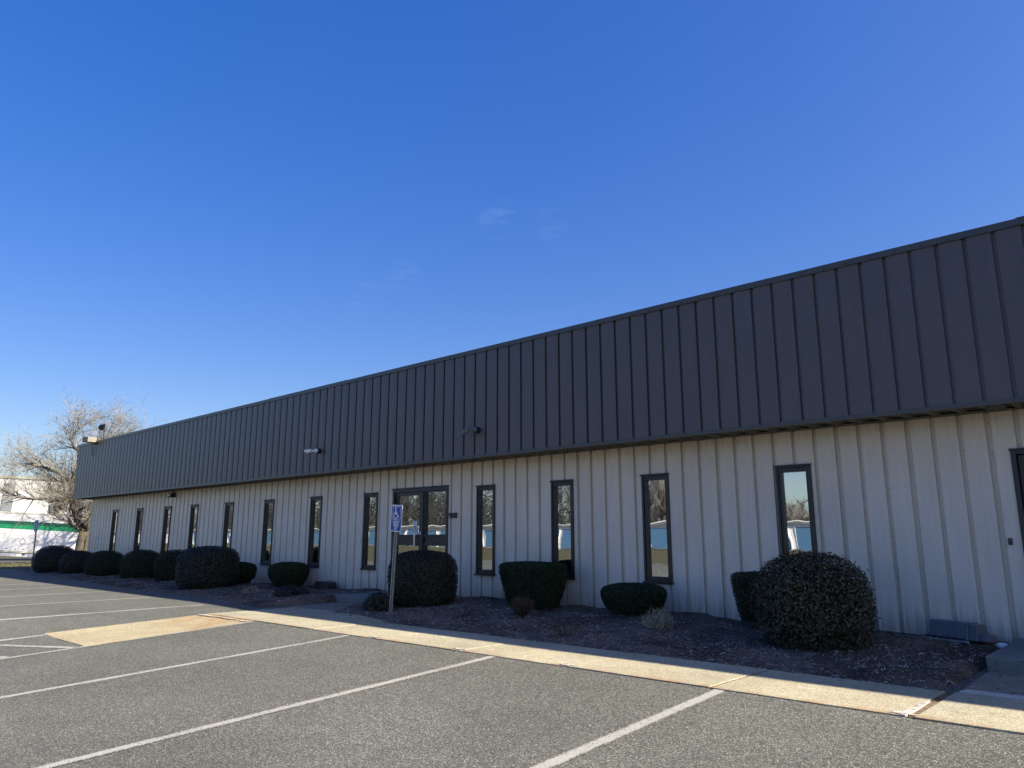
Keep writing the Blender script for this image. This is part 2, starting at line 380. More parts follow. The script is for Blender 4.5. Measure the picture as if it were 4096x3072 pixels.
def strip_on(name, x0, x1, y0, y1, nx, ny, dz, mat, zf=gz):
    return struct(grid(name, np.linspace(x0, x1, nx), np.linspace(y0, y1, ny), lambda X, Y: zf(X, Y) + dz, mat))
strip_on("street", -84, -69, -30, 90, 14, 60, 0.03, M['road'])
strip_on("storage_drive", -62, 45, -48.6, -40.5, 60, 6, 0.03, M['road'])

# painted lines
def line(x0, y0, x1, y1, wd=0.10, dz=0.004, n=24):
    a = np.array([x0, y0]); b = np.array([x1, y1]); d = (b - a) / np.linalg.norm(b - a); q = np.array([-d[1], d[0]]) * wd / 2
    ts = np.linspace(0, 1, n); c = a + ts[:, None] * (b - a)
    V = np.concatenate([c - q * 1.3, c, c + q * 1.3]); Z = lotz(V[:, 0], V[:, 1]) + dz
    V = np.column_stack([V, Z]); i = np.arange(n - 1); F = np.concatenate([np.stack([k*n + i, k*n + i + 1, (k+1)*n + i + 1, (k+1)*n + i], -1) for k in (0, 1)])
    o = np_mesh("parking_line", V, F, M['line']); at_ = o.data.attributes.new("edge", 'FLOAT', 'POINT')
    at_.data.foreach_set('value', np.concatenate([np.ones(n), np.zeros(n), np.ones(n)]).astype(np.float32)); return struct(o)
line(-8.86, 0.2, -8.82, 6.24); line(-6.09, -1.0, -6.10, 6.26); line(-3.34, -1.0, -3.34, 6.26)
for x, y1 in ((-14.63, 6.88), (-17.27, 6.92), (-19.92, 6.94), (-22.53, 6.80), (-24.8, 6.75), (-27.48, 6.8), (-30.1, 6.8)):
    line(x + (0.06 if x > -20 else 0.12), 1.2, x + 0.12, y1)
line(-11.36, -1.2, -11.36, 6.22, 0.09); line(-13.04, 0.4, -13.0, 3.86, 0.09)
line(-12.72, 3.10, -11.36, 3.70, 0.10); line(-12.86, 1.95, -11.44, 2.92, 0.11); line(-12.9, 0.8, -11.44, 1.8, 0.11)

# sidewalk slabs with joints, ramp, walkway, steps, pads
def slab_prism(mb, poly, z0, z1, mat): mb.prism(poly, 'z', z0, z1, mat)
joints = [-13.05, -11.35, -9.755, -8.28, -6.675, -5.04, -3.45, -1.85, -0.25, 1.35, 2.95, 4.55, 6.15, 7.75]
mb = MB()
for i, (a, b) in enumerate(zip(joints[:-1], joints[1:])):
    g = 0.012 if abs(b + 1.85) > .01 else 0.03
    ga = 0.012 if abs(a + 1.85) > .01 else 0.045
    dz = [0, .004, -.003, .002, -.002, .003, 0, .006][i % 8]
    yb = 7.5 if a > -11 else 8.0
    n = max(2, int((b - a) / 0.4)); xs = np.linspace(a + ga, b - g, n + 1)
    front = [(x, 6.275 + rng.normal(0, 0.006)) for x in xs]; back = [(x, yb + rng.normal(0, 0.012)) for x in xs[::-1]]
    if a < -12: front[0] = (a + ga, 6.235)
    slab_prism(mb, front + back, 0.1, 0.355 + dz*.6, M['sidewalk'])
o = mb.build("sidewalk"); struct(bevel(o, 0.008, 2))
mb = MB()
for x in joints[1:-1]:
    if abs(x + 1.85) < .01: mb.box(x - 0.05, x + 0.065, 6.29, 7.49, 0.15, 0.348, M['joint'])
    elif abs(x + 3.45) < .01: mb.box(x - 0.02, x + 0.02, 6.285, 7.49, 0.15, 0.3505, M['joint'])
    else: mb.box(x - 0.022, x + 0.022, 6.28, 7.0, 0.15, 0.3575, M['mortar'])
struct(mb.build("sidewalk_joint"))
# mortar spill beside the wide joint and at line ends
def blob(mb, cx, cy, z, rx, ry, mat, n=22, seed=0):
    r = np.random.default_rng(seed); ph = r.uniform(0, 6.28, 4)
    pts = []
    for k in range(n):
        a = 2 * math.pi * k / n; q = 1 + .22 * math.sin(3*a + ph[0]) + .15 * math.sin(5*a + ph[1]) + .10 * math.sin(9*a + ph[2]) + r.normal(0, .02)
        pts.append((cx + rx * q * math.cos(a), cy + ry * q * math.sin(a), z))
    mb.add(pts, [tuple(range(n))], mat)
mb = MB()
mb.prism([(-1.925, 6.30), (-1.862, 6.285), (-1.855, 6.60), (-1.868, 6.95), (-1.885, 7.02), (-1.90, 6.7)], 'z', .30, .3585, M['flake'])
blob(mb, -1.90, 6.35, 0.3600, 0.085, 0.04, M['flake'], 40, 2)
blob(mb, -5.10, 6.335, 0.3620, 0.10, 0.04, M['flake'], 30, 3); blob(mb, -6.72, 6.335, 0.3635, 0.10, 0.035, M['flake'], 30, 4)
blob(mb, -8.33, 6.335, 0.3635, 0.10, 0.035, M['flake'], 30, 5)
struct(mb.build("mortar_spill"))
V = []
xs = np.linspace(-13.02, -11.40, 12); ys = np.linspace(3.80, 6.262, 16)
X, Y = np.meshgrid(xs, ys, indexing='ij')
X = X + 0.16 * (6.26 - Y) / 2.46 * (X + 12.2) / 1.6; X += np.where((X < -12.9) | (X > -11.3), rng.normal(0, .008, X.shape), 0)
I = np.arange(X.size).reshape(X.shape)
F = np.stack([I[:-1, :-1], I[1:, :-1], I[1:, 1:], I[:-1, 1:]], -1).reshape(-1, 4)
struct(np_mesh("ramp_slab", np.stack([X, Y, lotz(X, Y) + 0.006], -1).reshape(-1, 3), F, M['ramp']))
mb = MB()
blob(mb, -12.75, 6.13, 0.354, 0.28, 0.05, M['flake'], 50, 8); blob(mb, -12.1, 6.15, 0.354, 0.4, 0.04, M['mortar'], 50, 9)
blob(mb, -11.52, 6.14, 0.354, 0.08, 0.05, M['flake'], 40, 10)
struct(mb.build("ramp_edge_patch"))
mb = MB()
slab_prism(mb, [(-13.32, 8.015), (-11.66, 8.015), (-12.05, 8.55), (-12.40, 9.2), (-13.36, 9.2)], 0.1, 0.352, M['walk'])
struct(bevel(mb.build("walkway"), 0.008))
mb = MB(); slab_prism(mb, [(-1.78, 7.56), (1.2, 7.56), (1.2, 8.82), (-1.82, 8.82)], 0.1, 0.362, M['walk'])
slab_prism(mb, [(-1.78, 7.50), (-1.2, 7.50), (-1.18, 7.62), (-1.74, 7.62)], 0.2, 0.372, M['flake'])
slab_prism(mb, [(-1.16, 7.50), (1.0, 7.50), (1.0, 7.615), (-1.14, 7.62)], 0.2, 0.370, M['flake'])
struct(bevel(mb.build("entrance_pad"), 0.006))
def step(name, x0, x1, y0, y1, z0, z1, label):
    mb = MB(); mb.box(x0, x1, y0, y1, z0, z1, M['step']); o = bevel(mb.build(name), 0.018, 3); tag(o, label, "step"); return o
step("concrete_step", -13.55, -11.2, 9.16, 10.63, 0.05, 0.503, "low concrete step in front of the double glass entrance, beside the round clipped shrub")
step("concrete_step", -1.83, 1.3, 8.83, 10.63, 0.05, 0.506, "concrete step at the right edge below the dark side door")

# ------------------------------------------------------------------ mulch bed
edge_pts = [(-37.0, 9.3), (-34.5, 8.6), (-33.4, 8.9), (-29.3, 8.38), (-25.5, 7.95), (-20.2, 7.50), (-17.6, 7.60), (-16.0, 7.55), (-14.2, 7.36), (-13.3, 7.4), (-13.05, 7.45), (-11.3, 7.75), (-10.6, 7.7), (-9.9, 7.5), (-1.86, 7.5)]
ex = [q[0] for q in edge_pts]; ey = [q[1] for q in edge_pts]
def bed_edge(x): return np.interp(x, ex, ey)
def bump_noise(X, Y):
    return (.018*np.sin(1.7*X+.6*Y)+.014*np.sin(3.1*X-2.3*Y+1)+.010*np.sin(5.3*X+4.1*Y+2)+.006*np.sin(11.*X-9*Y)+.005*np.sin(17*X+13*Y+.7))
def bed_z(X, Y):
    X = np.asarray(X, float); Y = np.asarray(Y, float)
    e = bed_edge(X); d = np.clip(Y - e, 0, None)
    base = np.where(X < -13, .345, .33); wallz = np.interp(X, [-34, -20, -13, -11, -5, -2.8, -1.8], [.47, .46, .49, .50, .48, .455, .43])
    z = base + (.085) * (1 - np.exp(-d / .35)) + (wallz - base - .085) * sm(.3, 2.6, d)
    z += bump_noise(X, Y) * sm(0.0, .5, d)
    wk = sm(-13.5, -13.3, X) * (1 - sm(-11.95 - 0.0, -11.6, X + .62 * (np.clip(Y, 7.5, 9.3) - 7.95)))
    wk = wk * (1 - sm(9.4, 9.9, Y)); z = z * (1 - wk) + .24 * wk
    rp_ = sm(-1.95, -1.84, X); z = z * (1 - rp_) + .25 * rp_
    return z
xs = np.concatenate([np.arange(-37, -14, .16), np.arange(-14, -1.85, .07)]); ts = np.linspace(0, 1, 46)
X = np.repeat(xs[:, None], len(ts), 1); E_ = bed_edge(xs)[:, None] + rng.normal(0, .012, (len(xs), 1))
Y = E_ + ts[None] ** 1.1 * (10.72 - E_); Z = bed_z(X, Y); Z[:, 0] -= .06
I = np.arange(X.size).reshape(X.shape); F = np.stack([I[:-1, :-1], I[1:, :-1], I[1:, 1:], I[:-1, 1:]], -1).reshape(-1, 4)
struct(np_mesh("mulch_bed", np.stack([X, Y, Z], -1).reshape(-1, 3), F, M['mulch'], smooth=True))
# loose wood chips on it
def chips(n, x0, x1, lmin, lmax, ymax=10.6):
    X = rng.uniform(x0, x1, n); e = bed_edge(X); Y = e - .05 + (ymax - e) * rng.beta(1.0, 1.5, n)
    inwalk = (X > -13.3) & (X < -11.9) & (Y < 9.3); X = X[~inwalk]; Y = Y[~inwalk]; n = len(X)
    Z = bed_z(X, Y) + rng.uniform(.002, .014, n); spill = Y < bed_edge(X); Z[spill] = np.maximum(Z[spill], .361)
    a = rng.uniform(0, math.pi, n); L = rng.uniform(lmin, lmax, n) / 2; W = L * rng.uniform(.10, .28, n)
    tz = rng.normal(0, .28, n); c = np.stack([X, Y, Z], -1)
    u = np.stack([np.cos(a), np.sin(a), tz], -1) * L[:, None]; v = np.stack([-np.sin(a), np.cos(a), rng.normal(0, .4, n)], -1) * W[:, None]
    V = np.stack([c - u - v, c + u - v * .6, c + u * .9 + v, c - u + v * .7], 1).reshape(-1, 3)
    return V
def litter(n, x0, x1, y0, y1, z, lmin=.02, lmax=.07):
    X = rng.uniform(x0, x1, n); Y = rng.uniform(y0, y1, n); a = rng.uniform(0, math.pi, n); L = rng.uniform(lmin, lmax, n) / 2; W = L * .25
    c = np.stack([X, Y, np.full(n, z)], -1); u = np.stack([np.cos(a), np.sin(a), np.full(n, .05)], -1) * L[:, None]; v = np.stack([-np.sin(a), np.cos(a), np.full(n, .2)], -1) * W[:, None]
    return np.stack([c - u - v, c + u - v * .6, c + u * .9 + v, c - u + v * .7], 1).reshape(-1, 3)
V = np.concatenate([litter(140, -1.75, .6, 7.63, 8.8, .367), litter(160, -11, -1.9, 7.2, 7.5, .3625, .01, .035), litter(60, -13.2, -11.8, 8.0, 9.1, .358), chips(24000, -12, -1.9, .014, .05), chips(9000, -21, -12, .02, .06), chips(4000, -36, -21, .03, .08)])
F = np.arange(len(V)).reshape(-1, 4)
stuff(np_mesh("mulch", V, F, M['chip']), "loose grey brown wood chips scattered over the planting bed along the wall", "mulch")

# ------------------------------------------------------------------ building
D = 10.66; FY = 10.01; Z0 = 0.35; ZS = 3.19; FT = 5.31; FB = 3.19; XL = -32.80; XR = 16.0; FXL = -33.10
bld = thing("office_building", "long low metal building with tan ribbed walls and a deep dark bronze fascia", "building", (-8, D, 0))
BO = Vector((-8, D, 0))
def bb(mb, name, parent=None, smooth=False):
    """build with world coordinates under a parent whose base is at BO"""
    o = mb.build(name, parent or bld, smooth)
    if (parent or bld) is bld: o.location = -BO
    return o
def seam_profile(x0, x1, phase, pitch, y, tilt):
    pts = [(x0, y)]; k = math.ceil((x0 + .12 - phase) / pitch)
    while phase + k * pitch + .06 < x1:
        g = phase + k * pitch
        pts += [(g - .095, y), (g, y + tilt), (g - .042, y + .014), (g - .042, y + .038), (g + .042, y + .036), (g + .049, y)]; k += 1
    pts.append((x1, y)); return pts
def groove_profile(x0, x1, phase, pitch, y, depth=0.045, wl=0.003, wf=0.046, wr=0.008, tilt=0.0):
    pts = [(x0, y)]; k0 = math.ceil((x0 + .01 - phase) / pitch); k = k0
    while phase + k * pitch + wl + wf + wr < x1 - 0.01:
        gx = phase + k * pitch
        if tilt: pts.append((gx - .095, y))
        pts += [(gx, y + tilt), (gx + wl, y + depth), (gx + wl + wf, y + depth), (gx + wl + wf + wr, y)]
        k += 1
    pts.append((x1, y)); return pts
WINX = [-30.48, -28.16, -25.83, -23.84, -21.545, -19.255, -16.93, -14.633, -10.85, -8.89, -6.92, -4.604]
WW, WZ0, WZ1 = 0.515, 0.945, 2.665
DX0, DX1, DZ1 = -13.565, -11.70, 2.715
SX0, SX1, SZ1 = -1.68, -0.64, 2.68
openings = [(x, x + WW, WZ0, WZ1) for x in WINX] + [(DX0, DX1, 0.3, DZ1), (SX0, SX1, 0.3, SZ1)]
prof = groove_profile(XL, XR, -3.125, 0.3043, D)
def y_at(x): return float(np.interp(x, [q[0] for q in prof], [q[1] for q in prof]))
cuts = sorted(set([q[0] for q in prof] + [e for o_ in openings for e in o_[:2]]))
mb = MB()
for a, b in zip(cuts[:-1], cuts[1:]):
    if b - a < 1e-5: continue
    ya, yb = y_at(a), y_at(b); sp = [(Z0, ZS)]
    for x0, x1, z0, z1 in openings:
        if a >= x0 - 1e-6 and b <= x1 + 1e-6: sp = [q for q in ((Z0, z0), (z1, ZS)) if q[1] > q[0]]
    for z0, z1 in sp: mb.add([(a, ya, z0), (b, yb, z0), (b, yb, z1), (a, ya, z1)], [(0, 1, 2, 3)], M['wall'])
def screws(mb, xs, zs, y, r=0.0055):
    for x in xs:
        for z in zs:
            zz = z + random.uniform(-.16, .16)
            if any(x0 - .03 < x < x1 + .03 and z0 - .03 < zz < z1 + .03 for x0, x1, z0, z1 in openings): continue
            if random.random() < .42: continue
            mb.add([(x + r*math.cos(i*1.0472), y - .004, zz + r*math.sin(i*1.0472)) for i in range(6)] + [(x + 1.5*r*math.cos(i*1.0472), y, zz + 1.5*r*math.sin(i*1.0472)) for i in range(6)],
                   [(0,5,4,3,2,1)] + [(i, (i+1) % 6, 6 + (i+1) % 6, 6 + i) for i in range(6)], M['screw'])
kx = [-3.125 + k * 0.3043 + .034 for k in range(-36, 8)]
screws(mb, kx, [0.62, 1.15, 1.7, 2.3, 2.75, 3.02], D + .045)
for q in kx[1::3]:                                       # thin lap seams beside every third rib
    for z0, z1 in ((Z0, ZS),):
        if not any(x0 - .05 < q + .03 < x1 + .05 for x0, x1, _, _ in openings):
            mb.box(q + .0285, q + .0305, D - .0025, D + .01, z0, z1, M['screw'])
bb(mb, "siding")
# end walls, back, roof (closed box: no daylight inside)
mb = MB()
ep = groove_profile(D + .02, 44, 0, 0.3048, 0.0)
for (a, ya), (b, yb) in zip(ep[:-1], ep[1:]):
    mb.add([(XL + ya, a, Z0 - .2), (XL + ya, a, ZS + 1.5), (XL + yb, b, ZS + 1.5), (XL + yb, b, Z0 - .2)], [(0, 1, 2, 3)], M['wall'])
mb.box(XR - .02, XR, D, 44, 0, ZS + 1.5, M['wall']); mb.box(XL, XR, 43.98, 44.02, 0, ZS + 1.5, M['wall'])
mb.box(XL, XL + .11, D - .003, D + .10, Z0 - .2, ZS, M['wall'])
bb(mb, "end_wall")
mb = MB(); mb.box(FXL + .1, XR, FY + .08, 44, 4.70, 4.78, M['roof']); bb(mb, "roof")
mb = MB(); mb.box(XL + .15, XR - .1, 13.2, 13.25, 0.3, 4.6, M['dark']); mb.box(XL + .15, XR - .1, D + .15, 13.2, 0.42, 0.45, M['dark'])
mb.box(XL + .15, XR - .1, D + .07, 13.2, 3.22, 3.25, M['dark']); bb(mb, "interior_wall")
# fascia
fp = seam_profile(FXL + .05, XR, -2.999, 0.3041, FY, 0.007)
mb = MB()
for (a, ya), (b, yb) in zip(fp[:-1], fp[1:]):
    mb.add([(a, ya, FB), (b, yb, FB), (b, yb, FT - .05), (a, ya, FT - .05)], [(0, 1, 2, 3)], M['fascia'])
for k in range(-30, 8):
    x = -2.999 + k * .3041 + .036
    for z in (FB + .09, 3.95 if k % 3 else 4.1, 4.7):
        if z > 3.5 and k % 2: continue
        mb.add([(x + .006*math.cos(i*1.0472), FY + .030, z + .006*math.sin(i*1.0472)) for i in range(6)], [(5,4,3,2,1,0)], M['galv'])
# left return of the fascia, and its back
mb.box(FXL, FXL + .05, FY - .004, FY + .06, FB, FT - .05, M['trim'])
ep = groove_profile(FY + .06, 44, 0, 0.3048, 0.0)
for (a, ya), (b, yb) in zip(ep[:-1], ep[1:]):
    mb.add([(FXL + ya, a, FB), (FXL + ya, a, FT - .05), (FXL + yb, b, FT - .05), (FXL + yb, b, FB)], [(0, 1, 2, 3)], M['fascia'])
mb.box(FXL + .04, XR, FY + .075, FY + .095, FB, FT - .05, M['trim'])
mb.box(FXL + .05, FXL + .07, FY + .07, 44, FB, FT - .05, M['trim'])
bb(mb, "fascia")
mb = MB()                                                # cap flashing, in lengths
cx = [FXL - .02, -29.2, -25.5, -21.9, -18.2, -14.6, -11.0, -7.3, -4.2, -1.21, 2.4, 6, 9.7, 13.4, XR]
for i, (a, b) in enumerate(zip(cx[:-1], cx[1:])):
    dz = 0.008 if i in (9, 4) else 0; dy = -.004 if i % 2 else 0
    mb.box(a, b + .0, FY - .022 + dy, FY + .30, FT - .085, FT + dz, M['trim'])
    if i > 5:
        for k in range(int((b - a) / .304)):
            x = a + .15 + k * .304; mb.box(x - .008, x + .008, FY - .03 + dy, FY - .02 + dy, FT - .068, FT - .052, M['black'])
mb.box(FXL - .02, FXL + .30, FY + .30, 44, FT - .085, FT, M['trim'])
bb(mb, "cap_flashing")
mb = MB(); mb.box(FXL - .005, XR, FY - .018, FY + .035, FB - .035, FB + .018, M['trim']); mb.box(FXL - .005, FXL + .03, FY + .035, 44, FB - .035, FB + .018, M['trim'])
bb(mb, "drip_trim")
# ribbed soffit
mb = MB(); x = FXL + .02; ph = 0
while x < XR - .3:
    w_ = .3041
    for (a, b, za, zb) in ((0, .19, .0, .0), (.19, .21, .0, -.040), (.21, .255, -.040, -.040), (.255, .3041, -.040, .0)):
        mb.add([(x + a, FY + .03, ZS + .022 + za), (x + a, D + .07, ZS + .022 + za), (x + b, D + .07, ZS + .022 + zb), (x + b, FY + .03, ZS + .022 + zb)], [(0, 1, 2, 3)], M['soffit'])
    x += w_
mb.box(FXL + .02, XL, D, 44, ZS, ZS + .02, M['soffit'])
mb.box(XL - .01, XR, D - .012, D + .04, ZS - .030, ZS - .008, M['soffit'])
bb(mb, "soffit")
for x in (-29.6, -25.4, -21.06, -16.64, -12.63, -9.10, -5.41, -1.7):
    mb = MB(); n = 24; c = (x, 10.34)
    ring = lambda r, z: [(c[0] + r*math.cos(2*math.pi*i/n), c[1] + r*math.sin(2*math.pi*i/n), z) for i in range(n)]
    V = ring(.095, ZS + .0) + ring(.095, ZS - .03) + ring(.075, ZS - .03) + ring(.07, ZS - .0)
    F = [(r*n + i, r*n + (i+1) % n, (r+1)*n + (i+1) % n, (r+1)*n + i) for r in range(3) for i in range(n)] + [tuple(3*n + i for i in range(n))]
    mb.add(V, F, M['can']); bb(mb, "downlight")

# windows
def build_window(x, blinds):
    mb = MB(); y0 = D - .022; f = M['frame']; x1 = x + WW; z0, z1 = WZ0, WZ1
    mb.box(x - .002, x + .035, y0, D + .06, z0, z1, f); mb.box(x1 - .035, x1 + .002, y0, D + .06, z0, z1, f)
    mb.box(x + .035, x1 - .035, y0 + .003, D + .06, z1 - .03, z1, f)
    mb.box(x - .012, x1 + .012, y0 - .022, y0 + .010, z1 - .010, z1 + .014, f)
    mb.box(x - .016, x1 + .016, y0 - .030, D + .05, z0 - .022, z0 + .012, f)
    # sash set back
    mb.box(x + .035, x + .078, D - .004, D + .09, z0 + .012, z1 - .03, f); mb.box(x1 - .078, x1 - .035, D - .004, D + .09, z0 + .012, z1 - .03, f)
    mb.box(x + .078, x1 - .078, D - .003, D + .09, z1 - .088, z1 - .03, f); mb.box(x + .078, x1 - .078, D - .003, D + .09, z0 + .012, z0 + .085, f)
    wd = bb(mb, "window"); bevel(wd, 0.003, 2)
    g = MB(); g.box(x + .073, x1 - .073, D + .044, D + .050, z0 + .08, z1 - .083, M['glass']); p_ = g.build("pane", wd)
    if blinds:
        b = MB(); n = 4
        for i in range(n):
            xx = x + .10 + (WW - .2) * (i + .5) / n; a = math.radians(62)
            b.obox((xx, D + .20, (z0 + z1) / 2 + .02), (.044*math.cos(a), .044*math.sin(a), 0), (-.001*math.sin(a), .001*math.cos(a), 0), (0, 0, .80), M['blind'])
        b.build("vertical_blind", wd)
for i, x in enumerate(WINX): build_window(x, i in (9, 10, 11))

# entrance: frame, door leaf, sidelight
mb = MB(); f = M['frame']; y = D - .02
mb.box(DX0, DX0 + .07, y, D + .11, .50, DZ1, f); mb.box(DX1 - .065, DX1, y, D + .11, .50, DZ1, f)
mb.box(DX0 + .07, DX1 - .065, y + .003, D + .11, DZ1 - .078, DZ1, f); mb.box(-12.555, -12.50, y + .002, D + .11, .50, DZ1 - .078, f)
mb.box(DX0 - .015, DX1 + .015, y - .018, y + .01, DZ1 - .008, DZ1 + .018, f)
mb.box(DX0 + .07, DX1 - .065, D + .0, D + .11, .50, .525, M['alu'])
ent = bb(mb, "entrance_frame"); bevel(ent, .003)
L0, L1 = DX0 + .075, -12.56; y = D + .012
mb = MB(); mb.box(L0, L0 + .10, y, y + .045, .53, DZ1 - .082, f); mb.box(L1 - .095, L1, y, y + .045, .53, DZ1 - .082, f)
mb.box(L0 + .10, L1 - .095, y, y + .045, DZ1 - .155, DZ1 - .082, f); mb.box(L0 + .10, L1 - .095, y, y + .045, .53, .77, f)
mb.box(L0 + .10, L1 - .095, y, y + .045, 1.475, 1.53, f); mb.box(L0 + .10, L1 - .095, y, y + .045, 1.66, 1.712, f); mb.box(L0 + .10, L1 - .095, y + .012, y + .035, 1.53, 1.66, f)
dr = bb(mb, "door"); bevel(dr, .003)
g = MB(); g.box(L0 + .095, L1 - .09, y + .025, y + .030, 1.708, DZ1 - .15, M['glass']); g.box(L0 + .095, L1 - .09, y + .025, y + .030, .765, 1.479, M['glass']); g.build("pane", dr)
g = MB(); g.box(-12.762, -12.722, y - .055, y - .040, 1.46, 1.72, M['alu']); g.box(-12.75, -12.735, y - .042, y + .01, 1.69, 1.71, M['alu']); g.box(-12.75, -12.735, y - .042, y + .01, 1.48, 1.50, M['alu'])
bevel(g.build("pull_handle", dr), .003)
g = MB(); n = 20
g.prism([(-12.640 + .021*math.cos(2*math.pi*i/n), 1.855 + .024*math.sin(2*math.pi*i/n)) for i in range(n)], 'y', y - .012, y + .002, M['alu']); g.build("lock_cylinder", dr)
g = MB(); g.box(-12.634, -12.590, y - .016, y + .002, 1.595, 1.675, M['black']); g.build("latch", dr)
g = MB(); g.box(-12.625, -12.585, y - .004, y + .001, 1.718, 1.772, M['signwhite']); g.build("sticker", dr)
for hz in (2.40, .62):
    g = MB(); g.box(L0 - .03, L0 + .012, y - .05, y + .002, hz, hz + .12, f); g.build("hinge", dr)
g = MB(); g.box(-12.853, -12.735, y + .018, y + .021, 1.72, 2.008, M['paper'])
nt_ = g.build("notice", dr)
g = MB(); n = 28; c = (-12.795, 1.858)
for i in range(n):
    a, b = 2*math.pi*i/n, 2*math.pi*(i+1)/n
    g.add([(c[0]+.030*math.cos(a), y+.016, c[1]+.036*math.sin(a)), (c[0]+.030*math.cos(b), y+.016, c[1]+.036*math.sin(b)), (c[0]+.023*math.cos(b), y+.016, c[1]+.028*math.sin(b)), (c[0]+.023*math.cos(a), y+.016, c[1]+.028*math.sin(a))], [(0,1,2,3)], M['ink'])
g.add([(c[0]-.020, y+.015, c[1]+.018), (c[0]-.014, y+.015, c[1]+.024), (c[0]+.020, y+.015, c[1]-.018), (c[0]+.014, y+.015, c[1]-.024)], [(0,1,2,3)], M['ink'])
g.box(c[0]-.016, c[0]+.016, y+.0155, y+.017, c[1]-.004, c[1]+.003, M['ink']); g.build("no_smoking_mark", nt_)
text_mesh("lettering", "NO SMOKING\nPLEASE", .020, M['ink'], nt_, (-12.795, y + .016, 1.782), (R_(90), 0, 0), .0004, .72)
text_mesh("street_number", "21", .085, M['signwhite'], dr, (-13.02, y + .022, 2.475), (R_(90), 0, 0), .0005, .8)
mb = MB(); a0, a1 = -12.50, DX1 - .065; y = D + .03
mb.box(a0, a0 + .018, y - .03, y + .04, .525, DZ1 - .078, f); mb.box(a1 - .018, a1, y - .03, y + .04, .525, DZ1 - .078, f)
mb.box(a0 + .018, a1 - .018, y - .028, y + .04, 1.665, 1.712, f); mb.box(a0 + .018, a1 - .018, y - .028, y + .04, 1.478, 1.524, f); mb.box(a0 + .018, a1 - .018, y, y + .03, 1.524, 1.665, f)
mb.box(a0 + .018, a1 - .018, y - .028, y + .04, DZ1 - .10, DZ1 - .078, f); mb.box(a0 + .018, a1 - .018, y - .028, y + .04, .525, .66, f)
sl = bb(mb, "sidelight"); bevel(sl, .003)
g = MB(); g.box(a0 + .015, a1 - .015, y + .032, y + .037, 1.71, DZ1 - .095, M['glass']); g.box(a0 + .015, a1 - .015, y + .032, y + .037, .655, 1.48, M['glass']); g.build("pane", sl)
# side door at the right edge
mb = MB(); mb.box(SX0, SX0 + .055, D - .02, D + .12, .50, SZ1, f); mb.box(SX1 - .055, SX1, D - .02, D + .12, .50, SZ1, f); mb.box(SX0 + .055, SX1 - .055, D - .018, D + .12, SZ1 - .055, SZ1, f)
mb.box(SX0 - .01, SX1 + .01, D - .035, D - .01, SZ1 - .006, SZ1 + .016, f)
sdr = bb(mb, "door_frame"); bevel(sdr, .003)
mb = MB(); mb.box(SX0 + .058, SX1 - .058, D + .055, D + .10, .51, SZ1 - .058, f)
for z0, z1 in ((.65, 1.45), (1.6, 2.5)): mb.box(SX0 + .17, SX1 - .17, D + .049, D + .06, z0, z1, f)
sd_ = bb(mb, "side_door"); bevel(sd_, .004)
g = MB(); g.box(SX1 - .16, SX1 - .13, D + .0, D + .06, 1.42, 1.56, M['alu']); g.build("handle", sd_)

# ------------------------------------------------------------------ fittings on the wall
def fit(name, label, cat, loc): return thing(name, label, cat, loc)
o = fit("door_intercom", "small black intercom box on the wall right of the glass entrance", "intercom", (-11.54, D, 2.10))
mb = MB(); mb.box(-.108, .108, -.055, 0, -.052, .052, M['black']); bevel(mb.build("housing", o), .006)
mb = MB(); mb.box(-.095, -.02, -.062, -.054, -.042, .042, M['grey']); mb.box(-.09, -.045, -.064, -.061, -.040, -.028, M['signwhite']); mb.build("face_plate", o)
mb = MB(); n = 16; mb.prism([(-.05 + .02*math.cos(2*math.pi*i/n), .005 + .02*math.sin(2*math.pi*i/n)) for i in range(n)], 'y', -.068, -.061, M['black']); mb.build("lens", o)
o = fit("card_reader", "tiny black card reader on the tan wall left of the side door", "reader", (-1.797, D, 1.60))
mb = MB(); mb.box(-.021, .021, -.028, 0, -.04, .04, M['black']); bevel(mb.build("housing", o), .006); mb = MB(); mb.box(-.012, .012, -.031, -.027, .012, .026, M['grey']); mb.build("indicator", o)
for x, z, l in ((-14.75, 1.59, "small white outlet cover on the wall left of the glass entrance"), (-31.86, 1.64, "small white cover plate on the wall near the building's far left corner")):
    o = fit("outlet_cover", l, "outlet", (x, D, z)); mb = MB(); mb.box(-.045, .045, -.02, 0, -.058, .058, M['white']); bevel(mb.build("plate", o), .006)
    mb = MB(); mb.box(-.026, .026, -.03, -.019, -.04, .04, M['white']); bevel(mb.build("flap", o), .004)
o = fit("bait_box", "low black plastic box on the mulch against the wall, left of the entrance step", "box", (-15.72, 10.40, .455))
mb = MB(); mb.prism([(-.30, 0), (.30, 0), (.30, .06), (.26, .15), (.18, .175), (-.18, .175), (-.26, .15), (-.30, .06)], 'y', -.14, .14, M['black']); bevel(mb.build("body", o), .02, 3)
mb = MB(); mb.box(-.32, .32, -.16, .16, -.02, .02, M['black']); mb.build("base", o)
# wall lamp under the soffit
o = fit("wall_lamp", "black security lamp on a beige bracket high on the wall under the fascia", "lamp", (-25.20, D, 3.04)); o.scale = (.6, .6, .8)
mb = MB(); mb.box(-.10, .10, -.12, 0, .07, .13, M['lampbody']); mb.build("bracket", o)
mb = MB(); mb.prism([(-.30, -.10), (-.02, -.10), (-.02, .06), (-.24, .06)], 'x', -.21, .21, M['black']); bevel(mb.build("housing", o), .01)
mb = MB(); mb.obox((0, -.285, -.02), (.17, 0, 0), (0, .005, .002), (0, -.015, .05), M['lens']); mb.build("lens", o)

